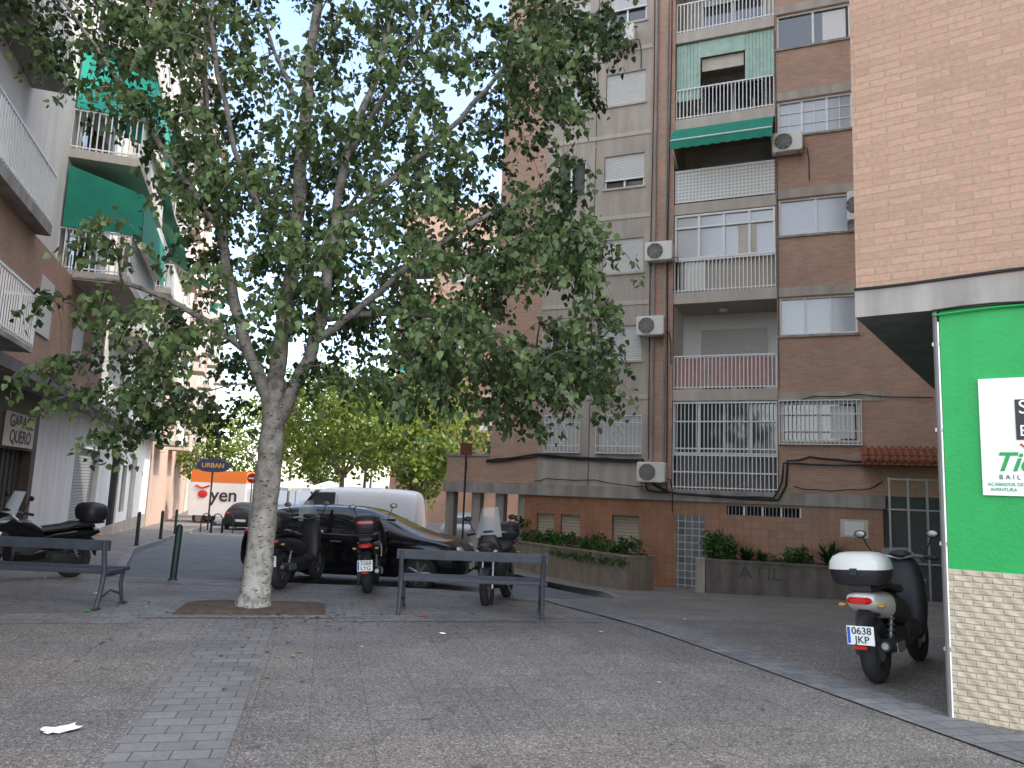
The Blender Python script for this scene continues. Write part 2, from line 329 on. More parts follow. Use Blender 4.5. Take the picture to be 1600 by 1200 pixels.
for a,b in zip(kerb[:-1],kerb[1:]):
    a=Vector(a);b=Vector(b); L=(b-a).length; n=max(1,int(L)); d=(b-a)/L; nn=Vector((-d.y,d.x))
    w=nn*.16
    for i in range(n):
        p=a+d*(L*i/n); q=a+d*(L*(i+1)/n)
        g=lambda P:gz(P.x,P.y)
        pw=p-w; qw=q-w
        kb.quad((p.x,p.y,g(p)+.005),(q.x,q.y,g(q)+.005),(qw.x,qw.y,g(qw)+.005),(pw.x,pw.y,g(pw)+.005),'kerb')
        kb.quad((p.x,p.y,g(p)+.005),(q.x,q.y,g(q)+.005),(q.x,q.y,g(q)-.15),(p.x,p.y,g(p)-.15),'kerb')
kb.build("kerb")
def strip(name,left,right,m,dz=.004,extra=None):
    mb=MB(); n=len(left)
    for i in range(n-1):
        for k in range(6):
            a0,a1=k/6,(k+1)/6
            P=[Vector(left[i]).lerp(Vector(left[i+1]),a) for a in (a0,a1)]; Q=[Vector(right[i]).lerp(Vector(right[i+1]),a) for a in (a0,a1)]
            f=lambda p:(p.x,p.y,gz(p.x,p.y)+dz)
            mb.quad(f(P[0]),f(Q[0]),f(Q[1]),f(P[1]),m)
    return mb.build(name)
d1=Vector((-.229,.973)); p1=Vector((.973,.229))
pit=Vector((-3.16,10.05))
c0=Vector((-2.82,8.55))
strip("paver_band",[c0-p1*.33-d1*14,c0-p1*.33+d1*.62],[c0+p1*.33-d1*14,c0+p1*.33+d1*.62],'paver')
cb=Vector((-2.05,9.70))
strip("paver_band",[cb-p1*7.2-d1*.5,cb-p1*2.1-d1*.5],[cb-p1*7.2+d1*.14,cb-p1*2.1+d1*.14],'paver',.004)
strip("paver_band",[cb-p1*.02-d1*.38,cb+p1*3.35-d1*.38],[cb-p1*.02+d1*.26,cb+p1*3.25+d1*.26],'paver',.004)
strip("paver_band",[pit-p1*1.25-d1*.75,pit+p1*1.35-d1*.75],[pit-p1*1.25+d1*1.05,pit+p1*1.35+d1*1.05],'paver',.008)
strip("paver_band",[(0.55,13.1),(1.41,10.65),(2.35,8),(3.34,5.15),(4.3,2.2)],[(1.2,13.1),(2.0,10.7),(2.85,8),(3.75,5.6),(4.9,2.4)],'paver',.0125)
strip("paver_band",[(-6.4,12.55),(.6,12.55)],[(-6.4,13.18),(.6,13.18)],'paver',.004)
mb=MB(); N=14
hv=lambda i,j: .02+.05*math.exp(-((i/N-.5)**2+(j/N-.5)**2)*12)+random.uniform(0,.018)
H=[[hv(i,j) for j in range(N+1)] for i in range(N+1)]
for i in range(N):
    for j in range(N):
        def P(i,j):
            p=pit+p1*(-.88+1.76*i/N)+d1*(-.5+1.05*j/N); return (p.x,p.y,gz(p.x,p.y)+.01+(H[i][j] if 0<i<N and 0<j<N else 0))
        mb.quad(P(i,j),P(i+1,j),P(i+1,j+1),P(i,j+1),'soil')
mb.build("tree_pit_soil",smooth=True)
# ------------------------------------------------------------------ facade helpers
def holes_wall(mb,x0,x1,z0,z1,y,holes,m,sign,reveal=.18,rm=None):
    xs=sorted(set([x0,x1]+[h[0] for h in holes]+[h[1] for h in holes])); zs=sorted(set([z0,z1]+[h[2] for h in holes]+[h[3] for h in holes]))
    xs=[x for x in xs if x0<=x<=x1]; zs=[z for z in zs if z0<=z<=z1]
    for i in range(len(xs)-1):
        for j in range(len(zs)-1):
            cx=(xs[i]+xs[i+1])/2; cz=(zs[j]+zs[j+1])/2
            if any(h[0]<cx<h[1] and h[2]<cz<h[3] for h in holes): continue
            mb.quad((xs[i],y,zs[j]),(xs[i+1],y,zs[j]),(xs[i+1],y,zs[j+1]),(xs[i],y,zs[j+1]),m)
    yb=y-sign*reveal
    for h in holes:
        a,b,c,d=h[:4]; r=rm or m
        mb.quad((a,y,c),(b,y,c),(b,yb,c),(a,yb,c),r); mb.quad((a,y,d),(b,y,d),(b,yb,d),(a,yb,d),r)
        mb.quad((a,y,c),(a,y,d),(a,yb,d),(a,yb,c),r); mb.quad((b,y,c),(b,y,d),(b,yb,d),(b,yb,c),r)
def window(mb,x0,x1,z0,z1,y,s,panes=2,shut=0,frame='wmetal',glass='glass',mid=False,fw=.05):
    mb.quad((x0,y,z0),(x1,y,z0),(x1,y,z1),(x0,y,z1),glass)
    a=y+s*.01; b=y+s*.06
    mb.box(x0,x1,a,b,z0,z0+fw,frame); mb.box(x0,x1,a,b,z1-fw,z1,frame)
    mb.box(x0,x0+fw,a,b,z0+fw,z1-fw,frame); mb.box(x1-fw,x1,a,b,z0+fw,z1-fw,frame)
    for i in range(1,panes):
        x=x0+(x1-x0)*i/panes; mb.box(x-fw*.6,x+fw*.6,a,b-s*.01,z0+fw,z1-fw,frame)
    if mid: 
        for k in (1,2): 
            z=z0+(z1-z0)*k/3; mb.box(x0+fw,x1-fw,a,b-s*.035,z-.01,z+.01,frame)
        for i in range(panes*2):
            x=x0+(x1-x0)*i/(panes*2); mb.box(x-.009,x+.009,a,b-s*.037,z0+fw,z1-fw,frame)
    if shut>0:
        zz=z1-(z1-z0)*shut; mb.box(x0+.01,x1-.01,y+s*.065,y+s*.09,zz,z1-.005,'shutter'); mb.box(x0,x1,y+s*.06,y+s*.11,zz-.04,zz,frame)
def rail(mb,x0,x1,y,z0,z1,m='wmetal',step=.105,r=.009,solid=None):
    mb.box(x0,x1,y-.02,y+.02,z1-.04,z1,m); mb.box(x0,x1,y-.015,y+.015,z0+.05,z0+.08,m)
    n=max(2,int(abs(x1-x0)/step))
    for i in range(n+1):
        x=x0+(x1-x0)*i/n; mb.box(x-r,x+r,y-r,y+r,z0,z1-.04,m)
def railY(mb,x,y0,y1,z0,z1,m='wmetal',step=.11,r=.009):
    mb.box(x-.02,x+.02,y0,y1,z1-.04,z1,m); mb.box(x-.015,x+.015,y0,y1,z0+.05,z0+.08,m)
    n=max(2,int(abs(y1-y0)/step))
    for i in range(n+1):
        y=y0+(y1-y0)*i/n; mb.box(x-r,x+r,y-r,y+r,z0,z1-.04,m)
# ------------------------------------------------------------------ building A (right, frontal)
TH=rad(23); eA=Vector((-math.cos(TH),math.sin(TH))); nA=Vector((-eA.y,eA.x)); FA=Vector((5.95,21.0))
angA=math.atan2(eA.y,eA.x)
A=root("brick_apartment_building",(FA.x,FA.y,0),angA)
def aw(x,y,z): p=FA+eA*x+nA*y; return (p.x,p.y,z)
FT=[1.82,4.60,7.40,10.06,12.68,15.45,18.15,20.85,23.5]; TOP=25.5
w=MB()
w.box(-7.5,5.9,-8,-1.6,-2,1.6,'brickA'); w.box(-7.5,7.1,-8,-1.6,1.6,TOP,'brickA')
w.box(5.55,7.1,-1.6,0,1.82,TOP,'brickA')
w.box(1.5,2.2,-1.6,.12,1.82,TOP,'brickA')
w.box(2.2,5.55,-1.6,-.3,1.82,TOP,'taupe')
w.box(-7.5,-1.32,-1.6,-.3,1.82,TOP,'brickA')
w.box(-7.5,7.3,-8.2,.3,TOP,TOP+.4,'conc')
hl=[];wb=[13.5,10.82,8.16,5.50,2.83,16.2,18.9,21.6]
W1=(4.25,5.25); W2=(2.42,3.66)
for z in wb:
    hl+= [(W1[0],W1[1],z,z+1.04),(W2[0],W2[1],z,z+1.04)]
holes_wall(w,2.2,5.55,1.82,TOP,0,hl,'taupe',1,.16)
wr=[3.17,6.05,8.85,11.75,14.4,17.2,19.9,22.6]
hr=[(-3.32,-1.38,z,z+1.05) for z in wr]
holes_wall(w,-7.5,-1.32,1.82,TOP,0,hr,'brickA',1,.16)
w.box(-1.322,-1.318,-1.6,0,1.82,TOP,'taupe2')
for f in FT:
    if f>2: w.box(2.21,5.54,-.02,.025,f-.25,f-.12,'taupe2')
for z in wr: w.box(-3.36,-1.34,-.1,.05,z-.07,z-.005,'conc'); w.box(-3.9,-1.33,-.05,.022,z+1.07,z+1.32,'taupe')
for z in wb: 
    w.box(W1[0]-.05,W1[1]+.05,-.1,.05,z-.07,z-.005,'taupe2'); w.box(W2[0]-.05,W2[1]+.05,-.1,.05,z-.07,z-.005,'taupe2')
    w.box(3.93,3.96,-.01,.012,z-1.2,z+1.4,'concd')
w.box(7.1,8.65,-8,0,1.5,1.82,'conc'); w.box(7.1,8.6,-.15,-.02,1.82,2.62,'brickA'); w.box(8.45,8.6,-8,-.15,1.82,2.62,'brickA'); w.box(7.1,8.65,-.2,.02,2.62,2.70,'conc')
w.box(5.56,7.1,-.15,.01,1.83,2.75,'brickA')
w.build("walls",A)
w=MB()
w.box(-3.85,8.64,-1.0,.1,1.5,1.817,'conc')
w.build("floor_beam",A)
w=MB()
holes_wall(w,-3.8,5.9,-2,1.5,0,[(2.42,3.2,-2,1.02),(-1.85,.02,1.18,1.42),(4.15,4.75,.35,.98),(4.95,5.5,.35,.98)],'terra',1,.25)
w.box(5.88,5.9,-1.6,-.01,-2,1.5,'terra')
w.box(2.40,3.22,-.3,-.22,-2,1.1,'shutterc')
w.box(-1.86,.03,-.3,-.22,1.1,1.45,'dark')
for k in range(4):
    x=-1.85+k*.47; w.box(x-.02,x+.02,-.05,.02,1.18,1.42,'wmetal')
for k in range(20): x=-1.83+k*.095; w.box(x-.005,x+.005,-.04,-.03,1.18,1.42,'wmetal')
w.box(4.1,4.8,-.2,-.15,.3,1.0,'shutterc'); w.box(4.9,5.55,-.2,-.15,.3,1.0,'shutterc')
w.box(.60,1.36,-.02,.015,-1.6,1.12,'gblock')
w.box(-3.45,-2.8,-.01,.02,.75,1.2,'cream')
w.box(-3.35,-2.9,.02,.028,.8,1.15,'paper')
for x in (8.45,7.55,6.75,6.0): w.box(x-.14,x+.14,-.35,-.05,-2,1.5,'conc')
w.box(5.9,8.6,-7.9,-7.7,-2,1.5,'cream')
w.build("ground_floor",A)
w=MB();g=MB()
for i,f in enumerate(FT[:-1]):
    top=FT[i+1]-.32
    w.box(-1.318,1.5,-1.55,.06,f-.32,f,'taupe2')
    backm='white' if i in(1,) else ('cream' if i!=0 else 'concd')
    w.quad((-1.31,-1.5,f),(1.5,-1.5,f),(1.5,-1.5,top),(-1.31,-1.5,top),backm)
    w.quad((1.49,-1.5,f),(1.49,0,f),(1.49,0,top),(1.49,-1.5,top),'white' if i==1 else 'taupe2')
    window(w,-.95,.95,f+.02,f+2.0,-1.47,1,2,shut=(.45 if i in(1,6) else .15))
    zt=f+.97
    if i!=3: rail(g,-1.29,1.47,.02,f,zt,r=.013)
w.box(-1.25,1.42,-.06,-.045,4.66,5.50,'red')
w.ell((.2,-.7,7.02),(.13,.13,.07),'white')
for k in range(27):
    x=-1.29+k*2.76/26; g.box(x-.011,x+.011,.03,.048,1.82,4.26,'wmetal')
for z in (2.3,2.95,3.7,4.22): g.box(-1.3,1.48,.02,.055,z-.018,z+.018,'wmetal')
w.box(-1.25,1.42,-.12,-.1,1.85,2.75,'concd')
window(w,-1.3,1.48,2.8,4.28,-.1,1,4,glass='glass')
window(w,-1.3,1.48,8.38,9.72,-.02,1,4,glass='glassb',fw=.06)
w.box(-1.3,1.48,-.03,.05,9.3,9.35,'wmetal')
w.box(-1.25,1.42,-.12,-.1,7.45,8.36,'taupe2')
w.box(.6,1.2,-.08,-.02,7.5,8.3,'acw')
w.box(-.8,-.3,-.015,-.005,8.45,9.25,'cream')
g.box(-1.3,1.48,.03,.05,10.1,11.05,'white')
for k in range(28):
    x=-1.27+k*.1; 
    for j in range(9): g.box(x-.03,x+.03,.05,.06,10.16+j*.1,10.21+j*.1,'shutter')
g.box(-1.3,1.48,.0,.07,11.02,11.08,'wmetal')
for k in range(16):
    xx=-1.3+k*.05; w.box(xx,xx+.05,-.05-.02*(k%2),-.03-.02*(k%2),13.7,15.1,'mint'); 
for k in range(14):
    xx=.78+k*.05; w.box(xx,xx+.05,-.05-.02*(k%2),-.03-.02*(k%2),13.3,15.1,'mint')
w.box(-.5,.78,-.05,-.03,14.6,15.1,'mint')
w.box(-.45,.75,-.16,-.14,14.2,14.6,'cream')
w.build("loggias",A); g.build("railings",A)
aw_=MB()
for k in range(20):
    x0=-1.3+k*.139; x1=x0+.139
    pts=[(.05,12.38),(.45,12.15),(.85,11.68),(.88,11.42 if k%2 else 11.40)]
    for a,b in zip(pts[:-1],pts[1:]): aw_.quad((x0,a[0],a[1]),(x1,a[0],a[1]),(x1,b[0],b[1]),(x0,b[0],b[1]),'awn')
aw_.tube([(-1.3,.85,11.68),(1.48,.85,11.68)],.025,'wmetal'); aw_.tube([(-1.25,0,11.2),(-1.25,.84,11.65)],.014,'wmetal'); aw_.tube([(1.43,0,11.2),(1.43,.84,11.65)],.014,'wmetal')
aw_.build("green_awning",A)
w=MB()
sh1=[.75,0,.5,.0,1,.4,.6,.2]; sh2=[.98,.72,.98,.98,1.0,.5,.9,.3]
for k,z in enumerate(wb):
    window(w,W1[0],W1[1],z,z+1.04,-.14,1,2,shut=sh1[k]); window(w,W2[0],W2[1],z,z+1.04,-.14,1,2,shut=sh2[k])
for k,z in enumerate(wr):
    window(w,-3.32,-1.38,z,z+1.05,-.12,1,3 if k%2 else 2,glass='glassb' if k in(1,2,3) else 'glass',mid=(k==3))
    w.box(-3.2,-2.6,-.115,-.111,z+.1,z+.95,'paper') if k in (0,4) else None
w.build("windows",A)
w=MB()
for (a,b) in (W1,W2):
    z0,z1=2.78,3.86
    n=int((b-a)/.11)
    for k in range(n+1):
        x=a-.05+(b-a+.1)*k/n; w.box(x-.008,x+.008,.10,.116,z0,z1,'wmetal')
    for z in (z0,z0+.2,z1-.2,z1): w.box(a-.06,b+.06,.09,.125,z-.012,z+.012,'wmetal')
    cx=(a+b)/2; zc=(z0+z1)/2
    for sx in (-1,1):
        for sz in (-1,1): w.tube([(cx,.13,zc+sz*.3),(cx+sx*.2,.13,zc)],.012,'wmetal',5)
for k in range(20):
    x=-3.35+k*2.0/19; w.box(x-.01,x+.01,.08,.096,3.1,4.26,'wmetal')
for z in (3.1,3.45,3.9,4.26): w.box(-3.37,-1.33,.07,.105,z-.012,z+.012,'wmetal')
w.build("window_grilles",A)
w=MB()
w.box(-5.6,-3.82,-.3,-.05,-2,2.45,'brownd')
for k in range(4): 
    x=-3.95-k*.42; w.box(x-.025,x+.025,-.05,.02,-2,2.3,'steel')
for z in (-.9,.2,1.5,2.25): w.box(-5.4,-3.9,-.05,.015,z-.02,z+.02,'steel')
w.box(-5.25,-4.0,-.06,-.045,-.8,2.2,'glass')
w.quad((-5.8,.02,3.02),(-3.3,.02,3.02),(-3.3,1.0,2.66),(-5.8,1.0,2.66),'roofT')
w.box(-5.8,-3.32,.02,.98,2.56,2.64,'roofT')
for k in range(16):
    x=-5.75+k*.155; w.tube([(x,.03,3.04),(x,1.05,2.67)],.055,'roofT',8)
w.build("entrance",A)
w=MB()
w.tube([(2.05,.17,1.9),(2.05,.17,TOP)],.05,'conc',8)
w.tube([(1.72,.16,1.9),(1.72,.16,TOP)],.035,'conc',8)
def cab(pts,r=.014,j=.012):
    q=[]
    for a,b in zip(pts[:-1],pts[1:]):
        n=max(2,int((Vector(b)-Vector(a)).length/.3))
        for k in range(n):
            t=k/n; p=Vector(a).lerp(Vector(b),t); sag=-.03*math.sin(t*math.pi); q.append((p.x,p.y+random.uniform(0,j),p.z+sag+random.uniform(-j,j)))
    q.append(pts[-1]); w.tube(q,r,'cable',5)
cab([(7.2,.05,2.5),(5.5,.06,2.72),(3.4,.06,2.62),(2.3,.08,2.62),(2.25,.18,2.1),(1.5,.18,1.72),(-1.3,.13,1.62),(-1.5,.1,2.0),(-1.55,.1,2.65),(-2.1,.07,2.78),(-3.8,.06,2.66)],.032)
cab([(7.2,.05,2.44),(5.5,.06,2.66),(2.35,.08,2.55),(2.15,.19,1.75),(-1.2,.15,1.68),(-1.4,.12,2.1),(-1.45,.1,2.6),(-3.8,.06,2.6)],.026)
cab([(5.6,.04,1.9),(5.2,.04,2.0),(3.7,.05,2.0),(2.2,.15,1.85)],.014)
cab([(1.62,.17,1.8),(1.62,.17,3.3),(1.66,.17,9),(1.6,.17,15),(1.62,.17,24)],.018)
cab([(2.14,.17,2.6),(2.16,.17,8),(2.12,.17,14),(2.15,.17,24)],.014)
cab([(-1.35,.03,4.6),(-1.36,.03,9),(-1.34,.03,15)],.01)
cab([(-3.8,.05,2.2),(-3.5,.06,2.0),(-3.0,.05,1.95),(-2.2,.05,1.92),(-1.7,.05,2.0)],.014)
cab([(-1.4,.06,4.2),(-2.2,.05,4.36),(-3.3,.05,4.4),(-5,.05,4.3)],.014)
w.build("pipes_and_cables",A)
def ac(x,z,y=.12,w_=.8,h=.56):
    r=root("air_conditioner_unit",aw(x,y,z),angA+math.pi)
    m=MB(); m.loft([(-.36,0,h/2,w_/2-.02,h/2-.02),(-.34,0,h/2,w_/2,h/2),(-.06,0,h/2,w_/2,h/2),(-.05,0,h/2,w_/2-.01,h/2-.01)],'acw',n=20,ex=12)
    m.build("casing",r)
    m=MB(); cx=-.1
    m.tube([(cx,-.365,h/2),(cx,-.37,h/2)],.235,'dark',24)
    for R in (.06,.1,.14,.18,.22): m.torus((cx,-.375,h/2),R,.005,'acw','y',24,4)
    for k in range(8):
        a=k*math.pi/4; m.tube([(cx,-.377,h/2),(cx+.24*math.cos(a),-.377,h/2+.24*math.sin(a))],.004,'acw',4)
    m.build("fan_grille",r)
    m=MB()
    for sx in (-.28,.28): m.box(sx-.015,sx+.015,-.4,.0,-.03,0,'steel'); m.tube([(sx,-.36,-.02),(sx,-.0,-.25)],.01,'steel',5)
    m.tube([(w_/2,-.15,.12),(w_/2+.1,-.12,.1),(w_/2+.14,-.03,-.2),(w_/2+.14,-.02,-.8)],.015,'cable',5)
    m.build("bracket",r)
ac(1.86,8.3,.12); ac(2.08,6.12,.12); ac(2.0,1.97,.12); ac(-1.65,11.15,.02); ac(3.1,15.35,.02); ac(-3.42,9.0,.02,.6,.8)
# ------------------------------------------------------------------ near right building
W0=Vector((3.6,6.05)); wd=Vector((.81,-.5864)).normalized(); angN=math.atan2(wd.y,wd.x)
N_=root("brick_corner_building",(W0.x,W0.y,0),angN)
w=MB()
w.box(-.78,34,0,15.5,3.44,31,'brickN'); w.build("brick_walls",N_)
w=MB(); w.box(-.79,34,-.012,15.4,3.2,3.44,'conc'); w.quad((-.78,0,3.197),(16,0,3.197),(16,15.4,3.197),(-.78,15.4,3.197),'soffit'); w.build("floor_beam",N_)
w=MB(); w.box(-.155,34,.012,15.5,1.125,3.196,'green'); w.build("green_wall",N_)
w=MB(); w.box(-.16,34,.0,15.5,-1.5,1.125,'weave'); w.build("tiled_base",N_)
w=MB(); w.tube([(-.185,-.0,.0),(-.185,-.0,3.19)],.018,'concd',8); w.tube([(-.17,.005,3.1),(-.17,.005,0)],.012,'wmetal',6)
for z in (.5,1.3,2.2,2.9): w.box(-.21,-.16,-.012,.02,z,z+.03,'steel')
q=[(x,-.02,3.455+.012*math.sin(x*3)) for x in np.linspace(-.79,8,40)]; w.tube(q,.013,'cable',6)
q=[(x,-.025,3.19+.02*math.sin(x*4+1)) for x in np.linspace(-.2,8,40)]; w.tube(q,.008,'cable',5)
q=[(x,-.02,3.165+.012*math.sin(x*5)) for x in np.linspace(-.2,8,40)]; w.tube(q,.008,'green',5)
w.build("pipes_and_cables",N_)
S=root("shop_sign",(W0.x,W0.y,0),angN)
w=MB(); w.box(.10,1.7,-.015,.010,1.705,2.61,'white'); w.build("panel",S)
w=MB(); w.box(.335,.95,-.022,-.016,2.13,2.44,'textk'); w.build("emblem_patch",S)
w=MB(); w.tube([(.62,-.028,2.28),(.62,-.024,2.28)],.09,'textr',20); w.tube([(.36,-.02,2.10),(.40,-.02,2.06),(.44,-.02,2.10)],.008,'textr',5); w.build("emblem_mark",S)
F3=(rad(90),0,0)
text("S",S,(.355,-.026,2.375),F3,.15,'textw'); text("B",S,(.355,-.026,2.195),F3,.12,'textw')
text("Tienda",S,(.175,-.018,1.955),F3,.20,'textg',shear=.35,bold=.004)
text("B A I L",S,(.21,-.018,1.845),F3,.05,'textk')
text("ACABADOS DE",S,(.135,-.018,1.79),F3,.034,'textg'); text("AVENTURA",S,(.15,-.018,1.75),F3,.034,'textg')
# ------------------------------------------------------------------ left building
lB=Vector((-.316,.949)).normalized(); angB=math.atan2(lB.y,lB.x); B0=Vector((-9.7,14.5))
B=root("balcony_apartment_building",(B0.x,B0.y,0),angB)
w=MB()
H1=[(-5,-1.6,-2,2.0),(-1.0,2.75,-2,2.05),(7.2,10.9,-2,2.35),(13.3,15.2,-2,2.3),(15.8,17.0,0.2,2.0),(18.0,19.6,-2,2.4)]
holes_wall(w,-12,3.1,-2,3.3,0,[h for h in H1 if h[1]<3],'brownd',-1,.3)
holes_wall(w,3.1,24,-2,3.3,0,[h for h in H1 if h[0]>3],'wplaster',-1,.2)
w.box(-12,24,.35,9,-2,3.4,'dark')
w.box(-12,24,-.6,9,3.3,3.5,'conc')
w.box(-12,6.2,-.6,9,3.5,5.85,'brickB'); w.box(6.2,24,-.25,9,3.5,5.85,'wplaster')
w.box(-12,24,-.25,9,5.85,22,'wplaster')
w.box(-12,24.2,-.65,-.59,3.3,3.52,'concd')
w.build("walls",B)
w=MB()
w.box(-1.0,2.75,.2,.3,-2,2.1,'brownd')
for k in range(12): x=-1+k*.33; w.box(x-.015,x+.015,.17,.2,-2,2.05,'black')
w.box(7.1,11,.15,.2,-2,2.4,'shutterg'); w.box(13.2,15.3,.12,.2,-2,2.4,'dark'); w.box(15.7,17.1,.1,.15,.1,2.1,'glass'); w.box(17.9,19.7,.15,.2,-2,2.5,'shutterg')
for k in range(10): x=13.3+k*.21; w.box(x-.012,x+.012,.06,.08,-2,2.3,'black')
w.box(3.1,24,-.02,-.0,-2,-.15,'conc')
w.build("doors_and_shutters",B)
w=MB();g=MB();a_=MB()
fl=[6.0,8.75,11.5,14.25,17.0,19.7]
for i,f0 in enumerate(fl):
    for (x0,x1,pr,up) in ((-7.2,-1.35,.85,.05),(1.7,6.2,1.7,0),(8.6,12.6,1.2,0),(14.5,18.5,1.2,0),(20,23.6,1.2,0)):
        f=f0+up
        w.box(x0,x1,-pr,-.25,f-.2,f,'conc' if x0<0 else 'taupe2')
        rail(g,x0+.03,x1-.03,-pr+.03,f,f+.95,step=.12,r=.013); railY(g,x0+.04,-pr+.03,-.25,f,f+.95,step=.12,r=.013); railY(g,x1-.04,-pr+.03,-.25,f,f+.95,step=.12,r=.013)
        window(w,x0+.6,x1-.6,f+.03,f+2.1,-.27,-1,3,shut=random.choice([0,.4,.7]))
        w.box(x0+1.0,x0+1.9,-.7,-.4,f,f+.8,'brownd')
    f=f0
    if i in (0,1,3):
        x0,x1=1.7,6.2; m='awn' if i==0 else 'awnt'
        a_.quad((x0,-.3,f+2.35),(x1,-.3,f+2.35),(x1,-1.85,f+1.9),(x0,-1.85,f+1.9),m)
        a_.quad((x0,-1.85,f+1.9),(x1,-1.85,f+1.9),(x1,-1.9,f+.8),(x0,-1.9,f+.8),m)
        a_.quad((x0-.02,-.3,f+2.35),(x0-.02,-1.85,f+1.9),(x0-.02,-1.88,f+.95),(x0-.02,-.3,f+.95),m)
    if i in (2,):
        x0,x1=-7.2,-1.35; m='awn' if i<1 else 'awnt'
        a_.quad((x0,-.3,f+2.3),(x1,-.3,f+2.3),(x1,-1.1,f+1.95),(x0,-1.1,f+1.95),m); a_.quad((x0,-1.1,f+1.95),(x1,-1.1,f+1.95),(x1,-1.1,f+1.75),(x0,-1.1,f+1.75),m)
    f=f0
    if i in (1,2):
        for x0,x1 in ((8.6,12.6),(14.5,18.5)):
            a_.quad((x0,-.3,f+2.3),(x1,-.3,f+2.3),(x1,-1.5,f+1.6),(x0,-1.5,f+1.6),'awn')
w.box(-9,-2.6,-1.1,-.6,3.52,3.6,'conc'); rail(g,-9,-2.6,-1.08,3.6,4.5,step=.12); railY(g,-2.62,-1.08,-.6,3.6,4.5)
for x in (-.6,2.4,4.6): w.box(x,x+.9,-.63,-.58,4.2,5.3,'shutter')
for x in (8.2,11.5,15,19): w.box(x,x+1.3,-.28,-.24,4.0,5.3,'shutter')
w.box(1.5,1.75,-.85,-.6,3.7,4.1,'black')
w.build("balconies",B); g.build("balcony_railings",B); a_.build("awnings",B)
S=root("garage_sign",(B0.x,B0.y,0),angB)
w=MB(); w.box(.5,2.5,-.06,-.01,2.1,2.78,'cream'); w.build("panel",S)
FB=(rad(90),0,0)
text("GARAGE",S,(1.5,-.065,2.6),FB,.36,'textk',align='CENTER',sx=1.25,bold=.006); text("QUERO",S,(1.5,-.065,2.29),FB,.36,'textk',align='CENTER',sx=1.25,bold=.006)
# ------------------------------------------------------------------ generic far blocks
def block(name,p,ang,wd_,dp,h,m,base=-2,bal=True,seed=1):
    R=random.Random(seed); r=root(name,(p[0],p[1],0),ang)
    w=MB(); w.box(0,wd_,0,dp,base,h,m); w.build("walls",r); w=MB()
    z=3.4
    while z<h-2.5:
        x=.8
        while x<wd_-2.4:
            if bal and int(x/3.4)%2==0:
                w.box(x-.3,x+2.2,-1.1,0,z-.2,z,'taupe2'); w.box(x-.3,x+2.2,-1.1,-1.06,z,z+.9,R.choice(['white','brickB','taupe']))
                w.box(x,x+1.7,-.03,-.005,z,z+2,'glass')
                if R.random()<.35: w.quad((x-.3,-.02,z+2.3),(x+2.2,-.02,z+2.3),(x+2.2,-1.3,z+1.6),(x-.3,-1.3,z+1.6),R.choice(['awn','awnt','cream']))
            else:
                w.box(x,x+1.3,-.03,-.005,z+.8,z+2,'glass'); w.box(x,x+1.3,-.05,-.03,z+.8+R.random()*1.0,z+2,'shutter')
            x+=3.4
        y=1.2
        while y<dp-2:
            w.box(wd_+.005,wd_+.03,y,y+1.3,z+.8,z+2,'glass'); w.box(-.03,-.005,y,y+1.3,z+.8,z+2,'glass'); y+=3.2
        z+=2.8
    w.build("windows_and_balconies",r); return r
q=B0+lB*24.5
block("cream_apartment_block",(q.x,q.y),angB,22,10,27,'pinkw',seed=2)
q=B0+lB*48
block("cream_apartment_block",(q.x,q.y),angB,30,10,22,'cream',seed=3)
block("distant_brick_tower",(-9.5,62),rad(-8),11,10,25,'brickA',seed=5)
block("distant_brick_block",(1.5,48),rad(-20),14,10,15,'brickA',seed=6)
block("distant_brick_block",(-2,80),rad(0),20,10,18,'pinkw',seed=7)
# ------------------------------------------------------------------ leaves
TPL=np.array([(0,0,0),(-.40,.14,.05),(-.36,.52,.06),(0,1.08,-.06),(.36,.52,.06),(.40,.14,.05)])
def leaves(name,P,size,m,parent=None,droop=.7,lcv=None,flat=False):
    n=len(P); P=np.asarray(P)
    dr=np.random.normal(0,.55,(n,3)); dr[:,2]-=droop
    if flat: dr[:,2]*=.08
    dr/=np.linalg.norm(dr,axis=1)[:,None]
    nr=np.random.normal(0,1,(n,3)); nr[:,2]+=.5*np.random.rand(n)
    if flat: nr*=.15; nr[:,2]+=1
    sd=np.cross(dr,nr); sd/=np.linalg.norm(sd,axis=1)[:,None]+1e-9; nn=np.cross(sd,dr)
    s=size*(.65+.6*np.random.rand(n))[:,None,None]
    V=P[:,None,:]+s*(TPL[None,:,0,None]*sd[:,None,:]+TPL[None,:,1,None]*dr[:,None,:]+TPL[None,:,2,None]*nn[:,None,:])
    V=V.reshape(-1,3); idx=(np.arange(n)*6)[:,None]
    F=np.concatenate([idx+np.array([0,3,2,1]),idx+np.array([0,5,4,3])],axis=1).reshape(-1)
    me=D.meshes.new(name); me.vertices.add(n*6); me.vertices.foreach_set("co",V.ravel())
    me.loops.add(n*8); me.loops.foreach_set("vertex_index",F.astype(np.int32)); me.polygons.add(n*2)
    me.polygons.foreach_set("loop_start",(np.arange(n*2)*4).astype(np.int32)); 
    me.update(calc_edges=True); me.validate()
    at=me.attributes.new("lc",'FLOAT','FACE'); v=np.random.rand(n) if lcv is None else np.clip(lcv+np.random.normal(0,.22,n),0,1)
    if len(me.polygons)==2*n: at.data.foreach_set("value",np.repeat(v,2).astype(np.float32))
    me.materials.append(M[m]); o=D.objects.new(name,me); C.collection.objects.link(o)
    if parent:o.parent=parent
    return o
def inpoly(x,y,p):
    c=False;j=len(p)-1
    for i in range(len(p)):
        if (p[i][1]>y)!=(p[j][1]>y) and x<(p[j][0]-p[i][0])*(y-p[i][1])/(p[j][1]-p[i][1])+p[i][0]: c=not c
        j=i
    return c
